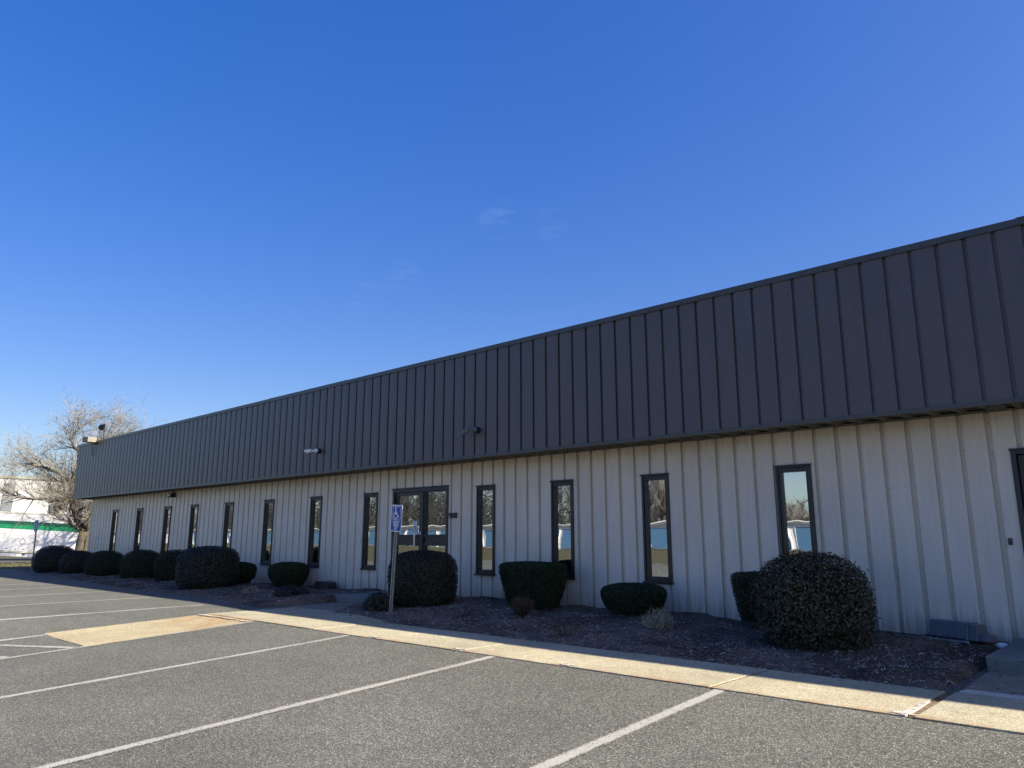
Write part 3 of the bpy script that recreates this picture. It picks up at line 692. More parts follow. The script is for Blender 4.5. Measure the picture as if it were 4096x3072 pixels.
def camera_unit(label, loc, yaw, pitch, body, jb):
    o = thing("security_camera", label, "camera", loc)
    o.scale = (.84, .84, .84)
    n = 20; circ = lambda r: [(r*math.cos(2*math.pi*i/n), r*math.sin(2*math.pi*i/n)) for i in range(n)]
    mb = MB(); mb.prism(circ(.072), 'y', -.115, 0, jb); bevel(mb.build("junction_box", o), .006)
    mb = MB(); mb.prism(circ(.062), 'y', -.155, -.115, body); mb.tube([(0, -.15, 0), (-.05, -.19, .0), (-.13, -.20, -.005)], [.035, .034, .03], body, 12); mb.build("mount", o, True)
    d = Vector((math.cos(pitch)*math.cos(yaw), math.cos(pitch)*math.sin(yaw), math.sin(pitch))); c0 = Vector((-.13, -.20, -.005)); e = c0 + d * .19
    u = d.cross(Vector((0, 0, 1))).normalized(); v = u.cross(d)
    mb = MB(); mb.tube([c0 - d*.01, c0 + d*.03, e], [.032, .042, .042], body, 18)
    mb.obox(c0 + d*.115 + v*.047, d*.135, u*.046, v*.005, body); mb.obox(c0 + d*.11 + u*.046 + v*.02, d*.12, u*.003, v*.028, body); mb.obox(c0 + d*.11 - u*.046 + v*.02, d*.12, u*.003, v*.028, body)
    mb.build("housing", o)
    mb = MB(); mb.tube([e - d*.005, e + d*.004], [.036, .036], M['black'], 18); mb.build("lens", o)
camera_unit("white security camera on a black mount on the fascia, left of the entrance", (-15.62, FY, 3.70), R_(200), R_(-4), M['white'], M['black'])
camera_unit("dark grey security camera on a black mount on the fascia, right of the entrance", (-10.16, FY, 3.68), R_(205), R_(-28), M['grey'], M['black'])

# shoe-box floodlight on the parapet, and the lamp on a thin mast behind it
o = thing("flood_light", "weathered beige floodlight box fixed to the parapet at the far left corner", "floodlight", (-31.35, FY, FT)); o.scale = (.68, .8, .9)
mb = MB(); mb.prism([(-.45, .20), (.42, .13), (.42, -.08), (-.28, -.06), (-.52, -.02)], 'y', -.42, -.02, M['lampbody']); bevel(mb.build("housing", o), .012)
mb = MB(); mb.obox((-.495, -.22, .09), (.004, 0, .0), (0, .17, 0), (.028, 0, .095), M['lens']); mb.build("lens", o)
mb = MB(); mb.box(-.02, .26, -.16, -.03, -.14, -.06, M['lampbody']); mb.tube([(0.08, -.09, -.14), (.08, -.09, -.30)], .028, M['galv'], 10); mb.tube([(.08, -.09, -.28), (.06, -.05, -.42), (.05, -.03, -.62)], .014, M['black'], 8); mb.build("bracket", o)
o = thing("mast_lamp", "dark round lamp head on a thin mast above the parapet floodlight", "lamp", (-31.80, FY + .45, FT - .55))
mb = MB(); mb.tube([(0, 0, 0), (0, 0, 1.28)], .014, M['frame'], 8); mb.build("mast", o)
mb = MB(); mb.tube([(.06, 0, 1.27), (-.05, 0, 1.29), (-.10, 0, 1.27), (-.17, 0, 1.24), (-.30, 0, 1.22), (-.40, 0, 1.23), (-.43, 0, 1.24)], [.03, .05, .04, .09, .13, .10, .02], M['frame'], 14); mb.build("lamp_head", o, True)

# grey plastic barrier lying by the wall
o = thing("plastic_barrier", "grey plastic barrier section with notched base lying against the wall by the side door", "barrier", (-2.37, 10.20, .495), rz=R_(-22)); o.scale = (.80, .85, .68)
mb = MB()
mb.prism([(-.115, .0), (.20, .0), (.15, .27), (.02, .285), (-.075, .275)], 'x', -.36, .23, M['grey'])
mb.prism([(-.085, .0), (.19, .0), (.15, .25), (.02, .262), (-.055, .255)], 'x', .23, .35, M['grey'])
mb.prism([(-.05, .0), (.19, .0), (.16, .10), (-.02, .10)], 'x', .35, .47, M['grey'])
mb.prism([(-.05, .0), (.19, .0), (.16, .12), (-.02, .12)], 'x', -.41, -.36, M['grey'])
bevel(mb.build("body", o), .008, 2)
mb = MB(); mb.box(-.44, .26, -.185, -.115, -.035, -.005, M['greylight'])
for k in range(6):
    if k % 1 == 0: mb.box(-.40 + k*.108, -.345 + k*.108, -.165, -.112, -.005, .028, M['black'])  # black blocks painted in as the shaded gaps of the notches
bevel(mb.build("base_flange", o), .004)
mb = MB(); n = 14
r = np.random.default_rng(3); pts = []
for j in range(4):
    for i in range(n):
        a = 2*math.pi*i/n; rr = [.055, .06, .045, .02][j] * (1 + r.normal(0, .1)); pts.append((rr*1.3*math.cos(a), rr*math.sin(a), [0, .02, .04, .05][j]))
mb.add(pts, [(j*n+i, j*n+(i+1) % n, (j+1)*n+(i+1) % n, (j+1)*n+i) for j in range(3) for i in range(n)] + [tuple(3*n+i for i in range(n))], M['white'])
o = mb.build("stone", None, True); o.location = (-1.93, 10.2, .435); tag(o, "small white stone between the grey barrier and the right concrete step", "stone")

# ------------------------------------------------------------------ parking signs
def arc(c, r, a0, a1, n): return [(c[0] + r*math.cos(a0 + (a1-a0)*i/n), c[1] + r*math.sin(a0 + (a1-a0)*i/n)) for i in range(n+1)]
def rrect(w_, h_, r):
    return (arc((w_-r, h_-r), r, 0, math.pi/2, 6) + arc((-w_+r, h_-r), r, math.pi/2, math.pi, 6) + arc((-w_+r, -h_+r), r, math.pi, 1.5*math.pi, 6) + arc((w_-r, -h_+r), r, 1.5*math.pi, 2*math.pi, 6))
def stroke(mb, pts, wd, y, mat, closed=False):
    P = [Vector((a, b)) for a, b in pts]; n = len(P)
    L, Rr = [], []
    for i in range(n):
        if closed: d = (P[(i+1) % n] - P[i-1]).normalized()
        else: d = (P[min(i+1, n-1)] - P[max(i-1, 0)]).normalized()
        q = Vector((-d.y, d.x)) * wd / 2; L.append(P[i] + q); Rr.append(P[i] - q)
    V = [(p.x, y, p.y) for p in L] + [(p.x, y, p.y) for p in Rr]
    rg = range(n if closed else n-1); mb.add(V, [(i, (i+1) % n, n + (i+1) % n, n + i) for i in rg], mat)
def parking_sign(label, loc, post_h, lean, rz, group):
    o = thing("parking_sign", label, "sign", loc, group, rz); o.rotation_euler = (0, lean, rz)
    mb = MB(); h = post_h + .40
    pr = [(-.040, -.004), (-.022, -.004), (-.014, .026), (.014, .026), (.022, -.004), (.040, -.004), (.040, .0), (.025, .0), (.017, .030), (-.017, .030), (-.025, .0), (-.040, .0)]
    mb.prism(pr, 'z', -.3, h, M['galv']); mb.build("post", o)
    mb = MB(); W, H = .1475, .2225; zc = post_h + H; out = [(a, b + zc) for a, b in rrect(W, H, .028)]
    mb.prism(out, 'y', -.0085, -.005, M['signwhite']); pn = mb.build("panel", o)
    mb = MB(); mb.add([(a, -.0090, b + zc) for a, b in rrect(W - .013, H - .013, .02)], [tuple(range(28))], M['signblue']); mb.build("blue_field", pn)
    y = -.0096; mb = MB(); sc = .0
    c0 = zc + .085
    stroke(mb, [(a, b + c0) for a, b in rrect(.105, .112, .03)], .0075, y, M['signwhite'], True)
    hd = arc((-.030, c0 + .083), .0165, 0, 2*math.pi, 18)[:-1]; mb.add([(a, y, b) for a, b in hd], [tuple(range(18))], M['signwhite'])
    stroke(mb, [(-.030, c0 + .065), (-.028, c0 - .018)], .018, y, M['signwhite'])
    stroke(mb, [(-.028, c0 + .016), (.018, c0 + .016)], .013, y - .0002, M['signwhite'])
    stroke(mb, [(-.036, c0 - .016), (.026, c0 - .016)], .018, y - .0003, M['signwhite'])
    stroke(mb, [(.022, c0 - .010), (.046, c0 - .070)], .016, y - .0004, M['signwhite'])
    stroke(mb, [(.040, c0 - .072), (.070, c0 - .056)], .013, y - .0005, M['signwhite'])
    stroke(mb, arc((-.022, c0 - .042), .050, R_(105), R_(345), 28), .015, y - .0006, M['signwhite'])
    mb.build("wheelchair_symbol", pn)
    for k, (tx, sx) in enumerate((("HANDICAP", .52), ("PARKING", .52), ("ONLY", .52))):
        text_mesh("lettering", tx, .066, M['signwhite'], pn, (0, y, zc - .068 - .050 * k), (R_(90), 0, 0), .0004, sx)
    n = 10
    for z in (zc + H - .03, zc - H + .03):
        mb = MB(); mb.prism([(.008*math.cos(2*math.pi*i/n), z + .008*math.sin(2*math.pi*i/n)) for i in range(n)], 'y', -.014, -.008, M['alu']); mb.build("bolt", pn)
    return o
parking_sign("blue handicap parking sign on a leaning steel post before the round shrub", (-10.268, 8.09, .39), 1.36, R_(3.2), 0, "handicap parking signs")
parking_sign("far blue handicap parking sign on a steel post beside the leftmost hedge shrub", (-33.97, 9.13, .42), 1.47, R_(-2), R_(9), "handicap parking signs")

# ------------------------------------------------------------------ shrubs
def lumps(th, t, amp, seed):
    r = np.random.default_rng(seed); z = np.zeros_like(th)
    for k in range(7):
        z += r.normal(0, 1) * np.sin(r.integers(2, 7) * th + r.uniform(0, 6.28)) * np.cos(r.uniform(2, 9) * t + r.uniform(0, 6.28))
    return 1 + amp * z / 2.6
PROFILES = {
 'dome':  [(0, .72), (.08, .86), (.25, .98), (.45, 1.0), (.62, .97), (.76, .88), (.87, .73), (.94, .54), (.98, .33), (1.0, .0)],
 'box':   [(0, .70), (.07, .86), (.2, .97), (.45, 1.0), (.70, .985), (.84, .91), (.92, .78), (.97, .55), (.995, .28), (1.0, .0)],
 'bowl':  [(0, .58), (.12, .72), (.3, .86), (.5, .955), (.66, 1.0), (.76, .99), (.85, .92), (.925, .74), (.97, .48), (1.0, .0)],
 'cup':   [(0, .72), (.2, .81), (.5, .91), (.78, .985), (.88, 1.0), (.945, .97), (.98, .8), (.995, .45), (1.0, .0)],
 'low':   [(0, .8), (.2, 1.0), (.5, .95), (.75, .72), (.92, .42), (1.0, .0)],
}
def shrub(name, label, loc, rx, ry, h, prof, n, leaf, mat, z0=.0, spread=.5, lump=.04, seed=1, core=.93, rz=0., depth=.09, aspect=.42, stems=5, up=.35, group=None, rag=0., twiggy=1):
    r = np.random.default_rng(seed); o = thing(name, label, "shrub", loc, group, rz)
    P = np.array(PROFILES[prof]); tt = np.linspace(0, 1, 400); tt = 1 - (1 - tt) ** 1.6; rr = np.interp(tt, P[:, 0], P[:, 1])
    ds = np.hypot(np.diff(tt) * h, np.diff(rr) * rx) * (rr[1:] + rr[:-1] + .02); cdf = np.concatenate([[0], np.cumsum(ds)]); cdf /= cdf[-1]
    q = r.uniform(0, 1, n); t = np.interp(q, cdf, tt); th = r.uniform(0, 2*math.pi, n)
    rad = np.interp(t, P[:, 0], P[:, 1]) * lumps(th, t, lump, seed)
    dep = 1 - depth * r.exponential(.5, n) + rag * np.maximum(r.normal(0, 1, n), 0); dep = np.clip(dep, .3, 1.25)
    zc = h * (.45 + (t - .45) * np.clip(dep, .6, 1.2) * lumps(th, t + 3, lump * .6, seed + 1))
    C = np.stack([rx*rad*dep*np.cos(th), ry*rad*dep*np.sin(th), z0 + zc], -1)
    # outward normal of the profile
    e = .01; drdt = (np.interp(np.clip(t+e, 0, 1), P[:, 0], P[:, 1]) - np.interp(np.clip(t-e, 0, 1), P[:, 0], P[:, 1])) * rx; dz = 2*e*h
    N = np.stack([np.cos(th)*dz, np.sin(th)*dz, -drdt], -1); N /= np.linalg.norm(N, axis=1)[:, None] + 1e-9
    Nj = N + r.normal(0, spread, (n, 3)); Nj[:, 2] += up * .5; Nj /= np.linalg.norm(Nj, axis=1)[:, None]
    A = r.normal(0, 1, (n, 3)); A[:, 2] += up * 2; A -= (A * Nj).sum(1)[:, None] * Nj; A /= np.linalg.norm(A, axis=1)[:, None]
    B = np.cross(Nj, A); L = leaf * r.uniform(.65, 1.25, n)[:, None]; W = L * aspect * r.uniform(.8, 1.2, n)[:, None]
    fold = Nj * W * .25
    V = np.stack([C - A*L*.5, C + B*W*.5 - fold*-1, C + A*L*.5, C - B*W*.5 + fold], 1).reshape(-1, 3)
    b = np.arange(n)[:, None] * 4; F = np.concatenate([b + np.array([[0, 1, 2]]), b + np.array([[0, 2, 3]])], 0)
    np_mesh("foliage", V, F, mat, o)
    mb = MB()
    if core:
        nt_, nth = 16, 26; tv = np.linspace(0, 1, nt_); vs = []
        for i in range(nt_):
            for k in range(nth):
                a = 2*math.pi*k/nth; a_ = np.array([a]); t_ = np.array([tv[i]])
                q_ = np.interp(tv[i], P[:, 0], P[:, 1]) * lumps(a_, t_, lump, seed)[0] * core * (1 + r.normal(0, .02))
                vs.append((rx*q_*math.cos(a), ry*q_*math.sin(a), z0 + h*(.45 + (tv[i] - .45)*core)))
        mb.add(vs, [(i*nth+k, i*nth+(k+1) % nth, (i+1)*nth+(k+1) % nth, (i+1)*nth+k) for i in range(nt_-1) for k in range(nth)], M['core'])  # closed dark shell added inside the leaves against see-through
    for k in range(stems):
        a = r.uniform(0, 6.28); q_ = r.uniform(.05, .3); x0, y0 = rx*q_*math.cos(a)*.5, ry*q_*math.sin(a)*.5
        mb.tube([(x0, y0, -.12), (x0*1.6, y0*1.6, z0 + h*.2), (x0*3, y0*3, z0 + h*.6)], [.02, .016, .008], M['twig'], 6)
    for k in range(stems * 14 * twiggy):                          # twigs that reach the surface
        a = r.uniform(0, 6.28); t_ = r.uniform(.15, .9); q_ = np.interp(t_, P[:, 0], P[:, 1])
        ov = r.uniform(.97, 1.05); e1 = Vector((rx*q_*math.cos(a)*ov, ry*q_*math.sin(a)*ov, z0 + h*t_)); b1 = Vector((e1.x*.55, e1.y*.55, z0 + h*(t_*.7)))
        md = (e1 + b1)/2 + Vector(r.normal(0, .03, 3)); mb.tube([b1, md, e1], [.006, .0045, .003], M['twig'], 3, False)
    mb.build("branches", o); return o
Gs = "clipped shrubs in the planting bed"
HD = "dark evergreen in the left row, "
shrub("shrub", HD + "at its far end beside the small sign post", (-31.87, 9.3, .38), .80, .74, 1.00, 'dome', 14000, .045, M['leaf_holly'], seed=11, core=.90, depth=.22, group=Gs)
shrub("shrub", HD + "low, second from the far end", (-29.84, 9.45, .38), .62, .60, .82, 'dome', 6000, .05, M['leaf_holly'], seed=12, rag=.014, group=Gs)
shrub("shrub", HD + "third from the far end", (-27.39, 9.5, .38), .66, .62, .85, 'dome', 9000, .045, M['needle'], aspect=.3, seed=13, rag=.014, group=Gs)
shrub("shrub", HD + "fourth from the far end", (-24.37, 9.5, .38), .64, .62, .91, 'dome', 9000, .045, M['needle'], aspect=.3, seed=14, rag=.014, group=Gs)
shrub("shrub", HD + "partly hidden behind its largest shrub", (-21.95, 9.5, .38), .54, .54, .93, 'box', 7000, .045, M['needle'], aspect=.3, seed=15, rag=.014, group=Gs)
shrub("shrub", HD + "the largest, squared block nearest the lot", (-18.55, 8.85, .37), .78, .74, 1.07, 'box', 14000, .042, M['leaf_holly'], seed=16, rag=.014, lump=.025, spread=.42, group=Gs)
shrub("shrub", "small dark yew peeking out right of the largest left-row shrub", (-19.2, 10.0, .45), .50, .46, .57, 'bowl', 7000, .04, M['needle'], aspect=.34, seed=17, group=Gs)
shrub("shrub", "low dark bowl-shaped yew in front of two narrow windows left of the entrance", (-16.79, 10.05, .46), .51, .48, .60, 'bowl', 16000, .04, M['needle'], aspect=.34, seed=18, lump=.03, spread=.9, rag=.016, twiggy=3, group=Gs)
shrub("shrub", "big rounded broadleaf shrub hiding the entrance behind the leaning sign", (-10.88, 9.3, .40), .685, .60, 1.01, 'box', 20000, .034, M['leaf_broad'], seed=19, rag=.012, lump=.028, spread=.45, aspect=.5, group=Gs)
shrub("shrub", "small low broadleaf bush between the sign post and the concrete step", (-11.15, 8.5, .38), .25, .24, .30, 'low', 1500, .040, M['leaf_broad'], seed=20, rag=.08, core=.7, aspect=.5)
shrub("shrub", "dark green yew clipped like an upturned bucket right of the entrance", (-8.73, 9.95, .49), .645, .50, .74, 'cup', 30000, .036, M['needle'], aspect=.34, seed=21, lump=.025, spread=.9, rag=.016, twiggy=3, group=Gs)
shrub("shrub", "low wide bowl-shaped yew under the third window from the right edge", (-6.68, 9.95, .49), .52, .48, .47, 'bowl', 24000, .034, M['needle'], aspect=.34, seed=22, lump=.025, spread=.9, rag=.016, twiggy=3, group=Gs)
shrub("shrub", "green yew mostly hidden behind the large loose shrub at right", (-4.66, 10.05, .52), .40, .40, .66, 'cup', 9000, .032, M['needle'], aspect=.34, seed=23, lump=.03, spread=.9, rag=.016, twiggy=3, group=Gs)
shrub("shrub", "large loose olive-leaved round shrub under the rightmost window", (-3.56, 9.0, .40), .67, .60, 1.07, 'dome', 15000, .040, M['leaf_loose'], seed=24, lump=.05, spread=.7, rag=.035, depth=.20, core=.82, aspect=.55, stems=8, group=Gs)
shrub("shrub", "low creeping ground plant on the mulch below the bowl-shaped yew", (-14.86, 9.0, .41), .38, .34, .21, 'low', 1600, .05, M['leaf_holly'], seed=25, rag=.15, core=.5)

def dry_shrub(label, loc, rad, h, n, mat, seed, splay=1.0):
    r = np.random.default_rng(seed); o = thing("dry_shrub", label, "shrub", loc); mb = MB()
    for k in range(n):
        a = r.uniform(0, 6.28); q = rad * splay * math.sqrt(r.uniform(0, 1)); hh = h * (1 - .45 * (q/(rad*splay))**2) * r.uniform(.7, 1.02)
        b = Vector((.25*q*math.cos(a), .25*q*math.sin(a), -.02)); e = Vector((q*math.cos(a), q*math.sin(a), hh))
        m1 = b.lerp(e, .45) + Vector((r.normal(0, .015), r.normal(0, .015), .03)); m2 = b.lerp(e, .75) + Vector(r.normal(0, .018, 3))
        mb.tube([b, m1, m2, e], [.0045, .0036, .0028, .0014], mat, 3, False)
        for j in range(3):
            s_ = m1.lerp(e, r.uniform(0, .8)); mb.tube([s_, s_ + Vector((r.normal(0, .03), r.normal(0, .03), r.uniform(.02, .09)))], [.0026, .0012], mat, 3, False)
    mb.build("twigs", o); return o
dry_shrub("small dry brown twiggy shrub before the bucket-shaped yew", (-8.22, 9.10, .41), .22, .38, 150, M['dry_brown'], 1)
dry_shrub("small pale straw-coloured dry shrub before the low wide yew", (-5.56, 8.85, .40), .235, .34, 190, M['dry_pale'], 2, 1.05)
dry_shrub("sparse dead twigs sprouting from the mulch near the sidewalk, before the low wide yew", (-6.41, 7.95, .40), .25, .18, 22, M['dry_brown'], 3, 1.3)
dry_shrub("sparse pale dead tuft on the mulch right of the largest left-row shrub", (-15.75, 8.55, .41), .20, .20, 30, M['dry_pale'], 4, 1.2)

# ------------------------------------------------------------------ trees
def grow(mb_t, mb_c, p, d, L, r, lvl, rnd, gravity, sides, maxl, mt, mc, dens=1.0):
    """one bending limb and its children"""
    n = 5 if lvl < 2 else 4; pts = [p.copy()]; q = p.copy(); dd = d.normalized()
    for i in range(n):
        dd = (dd + Vector(rnd.normal(0, .11 + .03*lvl, 3)) + Vector((0, 0, gravity))).normalized(); q = q + dd * L / n; pts.append(q.copy())
    rad = [r * (1 - .62 * i / n) for i in range(n + 1)]
    (mb_t if lvl < 2 else mb_c).tube(pts, rad, mt if lvl < 2 else mc, sides[min(lvl, len(sides)-1)], False)
    if lvl >= maxl: return
    nb = int(round(rnd.uniform(4.5, 6.5) * dens)) if lvl < maxl - 1 else int(round(rnd.uniform(4, 6) * dens))
    for k in range(nb):
        f = rnd.uniform(.22, 1.0) if k else 1.0; i = min(int(f * n), n - 1); b = pts[i].lerp(pts[i+1], f*n - i)
        ax = (pts[i+1] - pts[i]).normalized(); s_ = Vector(rnd.normal(0, 1, 3)); s_ = (s_ - ax * s_.dot(ax)).normalized()
        ang = rnd.uniform(.35, 1.0); nd = ax * math.cos(ang) + s_ * math.sin(ang)
        grow(mb_t, mb_c, b, nd, L * rnd.uniform(.48, .72), max(rad[i] * rnd.uniform(.46, .62), .0068), lvl + 1, rnd, gravity * .6, sides, maxl, mt, mc, dens)
# view-plane frame for the crooked tree by the left corner
Fh = Vector((-math.cos(R_(47.157)), math.sin(R_(47.157)), 0)); Rh = Vector((math.sin(R_(47.157)), math.cos(R_(47.157)), 0))
def tree_near():
    dF = 40.0; ppm = 3036 / dF                           # source pixels per metre at that depth (used only to read off sizes)
    def W(zx, zy, dv=0.0):
        x = zx * .4821; y = 1600 + zy * .4821
        return Rh * ((x - 2048) / ppm) + Fh * (dF + dv) + Vector((0, 0, EYE + (2152 - y) / ppm))
    base = W(668, 1255); base.z = float(gz(base.x, base.y)) - .05
    o = thing("bare_tree", "crooked bare winter tree leaning over the trailer at the building's left end", "tree", base)
    rnd = np.random.default_rng(5); T = MB(); Cc = MB(); mt, mc = M['bark'], M['twigs_tree']; off = -base
    limbs = [  # (points as read from the photograph, depth offsets, radii)
     ([(668, 1330, 0), (668, 1255, 0), (672, 1160, 0), (690, 1090, 0)], [.26, .205, .19, .21]),
     ([(690, 1090, 0), (650, 1010, -.1), (600, 900, -.2), (565, 800, -.1), (540, 700, 0), (550, 610, .1), (590, 520, .2), (610, 460, .3)], [.20, .17, .15, .13, .115, .10, .09, .08]),
     ([(610, 460, .3), (560, 430, .1), (520, 380, -.1), (515, 320, -.2), (560, 240, -.2)], [.075, .06, .05, .04, .03]),
     ([(610, 460, .3), (650, 420, .6), (690, 340, .9), (760, 270, 1.1)], [.07, .055, .04, .025]),
     ([(545, 690, 0), (470, 620, -.4), (380, 570, -.6), (280, 560, -.5), (180, 530, -.3)], [.08, .065, .055, .04, .025]),
     ([(565, 800, -.1), (480, 770, .3), (400, 690, .6), (320, 640, .7)], [.075, .06, .045, .03]),
     ([(560, 830, -.1), (460, 830, -.8), (300, 830, -1.0), (180, 810, -1.0), (60, 760, -.9), (-60, 770, -.8)], [.085, .07, .06, .05, .035, .02]),
     ([(590, 900, -.1), (520, 860, .6), (440, 800, 1.1), (350, 760, 1.4)], [.07, .055, .04, .025]),
     ([(690, 1090, 0), (640, 1060, -.2), (590, 1010, -.3), (560, 920, -.2), (520, 860, -.3)], [.11, .09, .07, .05, .035]),
     ([(690, 1090, 0), (720, 1020, .3), (735, 930, .6), (720, 800, .8), (740, 690, 1.0)], [.14, .12, .10, .07, .05]),
     ([(700, 1080, 0), (745, 990, -.4), (800, 900, -.5), (830, 800, -.5)], [.12, .09, .07, .05]),
     ([(610, 930, 0), (680, 860, .5), (700, 760, .7), (690, 650, .8)], [.06, .05, .04, .03]),
     ([(585, 520, .2), (640, 540, .6), (720, 500, .9), (800, 420, 1.2)], [.05, .045, .035, .025]),
    ]
    for pts, rad in limbs:
        P = [W(*q) + off for q in pts]; T.tube(P, rad, mt, 9, True)
        if rad[0] > .225: continue
        tot = len(P) - 1
        nbr = int(7 + 6 * tot) if len(pts) != 8 else 18
        for k in range(nbr):
            f = (rnd.uniform(.30 if len(pts) != 8 else .62, 1.0) if k > 2 else 1.0) * tot; i = min(int(f), tot - 1); b = P[i].lerp(P[i+1], f - i)
            ax = (P[i+1] - P[i]).normalized(); s_ = Vector(rnd.normal(0, 1, 3)); s_ = (s_ - ax * s_.dot(ax)).normalized(); ang = rnd.uniform(.3, .9)
            nd = ax * math.cos(ang) + s_ * math.sin(ang); r0 = (rad[i] + (rad[i+1] - rad[i]) * (f - i))
            grow(T, Cc, b, nd, rnd.uniform(.95, 1.75), min(r0 * .5, .034), 2, rnd, .085, (5, 4, 4, 3, 3), 4, mt, mc, .92)
    T.build("trunk", o, True); Cc.build("crown", o); return o
tree_near()
def bare_tree(label, loc, h, seed, mat, group=None, name="bare_tree", dens=1.0, maxl=4):
    o = thing(name, label, "tree", loc, group); rnd = np.random.default_rng(seed); T = MB(); Cc = MB()
    T.tube([(0, 0, -.4), (.03*h*.2, 0, h*.12), (0, .02*h*.3, h*.26), (.01*h, .0, h*.40)], [h*.026, h*.022, h*.018, h*.013], M['bark'], 10)
    for k in range(9):
        f = rnd.uniform(.2, .4) if k > 2 else .4; a = rnd.uniform(0, 6.28); e = rnd.uniform(.5, 1.25)
        grow(T, Cc, Vector((0, 0, h*f)), Vector((math.cos(a)*math.cos(e), math.sin(a)*math.cos(e), math.sin(e))), h*rnd.uniform(.26, .36), h*.009, 1, rnd, .07, (6, 5, 4, 3, 3), maxl, M['bark'], mat, dens)
    T.build("trunk", o, True); Cc.build("crown", o); return o
def at(px, dF, z=0.0):
    q = Rh * ((px - 2048) / 3036 * dF) + Fh * dF; return (q.x, q.y, z)
t2 = bare_tree("bare tree whose top twigs show above the far end of the roof", at(505, 62), 11.9, 31, M['twigs_tree'])
t3 = bare_tree("grey bare tree far behind the crooked tree, above the white warehouse", at(215, 96, -.1), 13.4, 32, M['twigs_far'])
t4 = bare_tree("dense bare bushy tree between the crooked tree's trunk and the wall corner", at(345, 52), 6.2, 33, M['twigs_far'], dens=1.15)
t5 = bare_tree("bare tree with thin twigs just above the roof edge, right of the other roof-top twigs", at(590, 66), 12.5, 34, M['twigs_tree'])
def copy_tree(src, loc, s, rz, label, group):
    c = src.copy(); col.objects.link(c); c.location = loc; c.scale = (s, s, s); c.rotation_euler = (0, 0, rz); c['label'] = label; c['group'] = group
    for ch in list(src.children):
        k = ch.copy(); col.objects.link(k); k.parent = c
    return c
def woods():
    rnd = np.random.default_rng(21); V = []; F = []; o_ = 0
    def seg(a, b, ra, rb):
        nonlocal o_
        a = np.array(a); b = np.array(b); d = b - a; d = d / (np.linalg.norm(d) + 1e-9)
        u = np.cross(d, [0.3, 0.9, 0.1]); u /= np.linalg.norm(u) + 1e-9; v = np.cross(u, d)
        for p, r_ in ((a, ra), (b, rb)):
            for k in range(3): q = 2.0944 * k; V.append(p + (u*math.cos(q) + v*math.sin(q)) * r_)
        for k in range(3): F.append((o_ + k, o_ + (k+1) % 3, o_ + 3 + (k+1) % 3, o_ + 3 + k))
        o_ += 6
    for _ in range(520):
        x = rnd.uniform(-260, 40); y = -64 - rnd.uniform(0, 55); h = rnd.uniform(3.0, 5.6) + float(sm(-45, -75, x)) * rnd.uniform(5, 10); z = float(gz(x, y)) - .3
        seg((x, y, z), (x, y, z + h*.5), .20, .12); seg((x, y, z + h*.5), (x + rnd.normal(0, .5), y, z + h), .12, .02)
        for j in range(34):
            f = rnd.uniform(.15, .95); a = rnd.uniform(0, 6.28); L = h * rnd.uniform(.16, .36) * (1.15 - f*.6)
            b = np.array((x, y, z + h*f)); e = b + np.array((math.cos(a)*.75, math.sin(a)*.75, rnd.uniform(.3, .9))) * L
            seg(b, e, .07, .025)
            for q in range(3):
                g = b + (e - b) * rnd.uniform(.3, .9); seg(g, g + rnd.normal(0, 1, 3) * L * .30 + np.array((0, 0, L*.25)), .035, .015)
    for _ in range(4200):                                 # brushy understorey
        x = rnd.uniform(-260, 40); y = -60 - rnd.uniform(0, 40); z = float(gz(x, y)) - .1
        seg((x, y, z), (x + rnd.normal(0, .8), y + rnd.normal(0, .5), z + rnd.uniform(1.8, 4.2)), .05, .02)
    o = np_mesh("woods", np.array(V), np.array(F), M['twigs_far']); return o
stuff(woods(), "grey brown leafless woods behind the storage building, mirrored in the glass", "woods")
r = np.random.default_rng(8)
for k in range(20):
    x = -78 + k * 5.4 + r.normal(0, 1.2); y = -60 - r.uniform(0, 6); src = (t2, t3, t5)[k % 3]
    copy_tree(src, (x, y, .4), (r.uniform(1.0, 1.35) if k < 6 else r.uniform(.50, .80)) * (.85 if src is t3 else 1), r.uniform(0, 6.28), "bare winter tree behind the white storage building, seen reflected in the glass", "trees reflected in the windows")

# ------------------------------------------------------------------ grass tufts by the far lot edge
n = 9000; X = rng.uniform(-57, -36.6, n); Y = rng.uniform(7, 24, n); Z = gz(X, Y)
a = rng.uniform(0, 6.28, n); hgt = rng.uniform(.025, .06, n); wd = rng.uniform(.01, .025, n)
c = np.stack([X, Y, Z], -1); u = np.stack([np.cos(a)*wd, np.sin(a)*wd, np.zeros(n)], -1); tp = c + np.stack([rng.normal(0, .03, n), rng.normal(0, .03, n), hgt], -1)
V = np.stack([c - u, c + u, tp], 1).reshape(-1, 3)
stuff(np_mesh("grass", V, np.arange(3*n).reshape(-1, 3), M['blade']), "short dry yellow green winter grass beyond the far end of the parking lot", "grass")

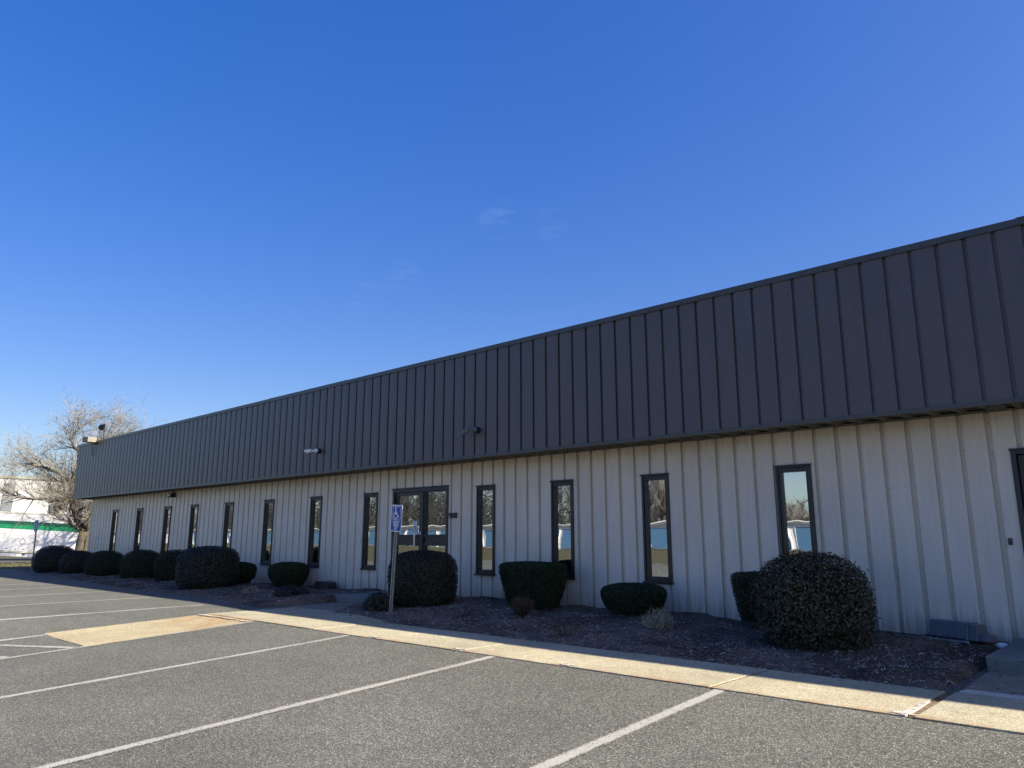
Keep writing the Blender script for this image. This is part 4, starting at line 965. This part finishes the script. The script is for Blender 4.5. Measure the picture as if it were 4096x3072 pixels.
# ------------------------------------------------------------------ trailer and far buildings
def frame_at(px, dF, z, tilt=0.0):
    q = Rh * ((px - 2048) / 3036 * dF) + Fh * dF; m = Matrix.Translation((q.x, q.y, z)) @ Matrix.Rotation(math.atan2(Rh.y, Rh.x), 4, 'Z') @ Matrix.Rotation(R_(tilt), 4, 'Y'); return m
tr = thing("box_trailer", "white box trailer with dark and bright green stripes parked beyond the lot", "trailer"); tr.matrix_world = frame_at(372, 66, -0.27, 2.9)
L = 13.6                                                 # local x runs right; right end at 0, left end at -L; y away
mb = MB(); mb.box(-L, 0, 0, 2.5, .50, 3.64, M['trailer_white'])
for k in range(18): x = -.55 - k * .72; mb.box(x - .006, x + .006, -.007, .0, .56, 2.33, M['seam'])
for k in range(18): x = -.95 - k * .72; mb.box(x - .09, x + .09, -.012, 0, .62, .655, M['black'])
bd = bevel(mb.build("body", tr), .03)
mb = MB(); mb.box(-L, 0, -.02, 0, .33, .495, M['trailer_cream']); mb.box(-L, 0, -.015, 2.5, 3.643, 3.78, M['trailer_cream']); mb.build("rail", tr)
mb = MB(); mb.box(-L, -1.05, -.010, 0, 2.70, 3.01, M['trailer_teal']); mb.prism([(-1.05, 2.70), (-.90, 2.70), (-1.05, 3.01)], 'y', -.010, 0, M['trailer_teal'])
mb.box(-L, -1.0, -.0105, 0, 2.35, 2.698, M['trailer_green']); mb.build("stripe", tr)
mb = MB(); mb.box(-L + .5, -.3, 0.02, .06, .02, .28, M['trailer_white']); mb.box(-L + .5, -.3, 0.01, .065, .282, .325, M['black']); mb.box(-6.0, -5.75, -.02, .03, .20, .27, M['black']); mb.build("side_skirt", tr)
for k, x in enumerate((-6.12, -5.0, -3.72)):
    mb = MB(); s_ = .29
    for (p_, q_) in (((x, 1.30 - s_), (x + s_, 1.30)), ((x + s_, 1.30), (x, 1.30 + s_)), ((x, 1.30 + s_), (x - s_, 1.30)), ((x - s_, 1.30), (x, 1.30 - s_))):
        d = Vector((q_[0]-p_[0], q_[1]-p_[1])).normalized(); nn = Vector((-d.y, d.x)) * .016
        mb.add([(p_[0]-nn.x, -.016, p_[1]-nn.y), (q_[0]-nn.x, -.016, q_[1]-nn.y), (q_[0]+nn.x, -.016, q_[1]+nn.y), (p_[0]+nn.x, -.016, p_[1]+nn.y)], [(0,1,2,3)], M['outline'])
    if k == 1: mb.add([(x - .24, -.014, 1.30), (x, -.014, 1.30 - .2), (x + .24, -.014, 1.30), (x, -.014, 1.30 + .24)], [(0,1,2,3)], M['seam'])
    mb.build("placard_holder", tr)
text_mesh("lettering", "www", .42, M['trailer_teal'], tr, (-.62, -.012, .98), (R_(90), 0, 0), .002, 1.0, shear=.3)
for x in (-1.6, -2.9, -9.9, -11.1):
    mb = MB(); n = 24
    mb.prism([(x + .48*math.cos(2*math.pi*i/n), .48 + .48*math.sin(2*math.pi*i/n)) for i in range(n)], 'y', .42, .72, M['tyre']); wl_ = mb.build("wheel", tr)
    mb = MB(); mb.prism([(x + .27*math.cos(2*math.pi*i/n), .48 + .27*math.sin(2*math.pi*i/n)) for i in range(n)], 'y', .405, .425, M['alu']); mb.build("rim", wl_)
wh = thing("warehouse", "large white metal warehouse rising behind the striped trailer", "building"); wh.matrix_world = frame_at(80, 110, -.6, 2.6)
mb = MB(); mb.box(-30, 9.5, 0, 24, -1.5, 10.75, M['whouse'])
for k in range(30): x = -29.5 + k * 1.3; mb.box(x - .012, x + .012, -.012, 0, -1.5, 10.5, M['whouse'])
mb.build("wall", wh)
mb = MB(); mb.box(-30.2, 9.7, -.12, 24, 10.753, 11.05, M['trailer_cream']); mb.build("roof_trim", wh)
mb = MB(); mb.box(-3.6, -2.0, -.08, 0, 1.0, 10.0, M['whouse_grey']); mb.build("grey_bay", wh)
for x0, x1, z0, z1 in ((3.4, 5.0, 6.0, 8.1), (6.9, 8.4, 5.6, 7.6)):
    mb = MB(); mb.box(x0, x1, -.07, 0, z0, z1, M['whouse_grey']); mb.build("louvre", wh)

# self-storage block across the lot (the windows mirror it)
sb = thing("storage_building", "long white storage building with blue roller doors, mirrored in the windows", "building", (-20, -49, .6))
mb = MB(); mb.box(-190, 58, -9, 0, -.3, 2.55, M['store_white']); mb.build("wall", sb)
mb = MB(); mb.box(-190.3, 58.3, -9.3, .35, 2.553, 2.66, M['store_white']); mb.box(-190.2, 58.2, .02, .30, 2.40, 2.55, M['whouse_grey']); mb.build("roof", sb)
for k in range(60):
    x = -135 + k * 3.15; mb = MB(); mb.box(x, x + 2.55, .0, .05, .0, 2.05, M['roller']); mb.box(x - .06, x, .0, .07, .0, 2.11, M['store_white']); mb.box(x + 2.55, x + 2.61, .0, .07, .0, 2.11, M['store_white'])
    mb.build("roller_door", sb)
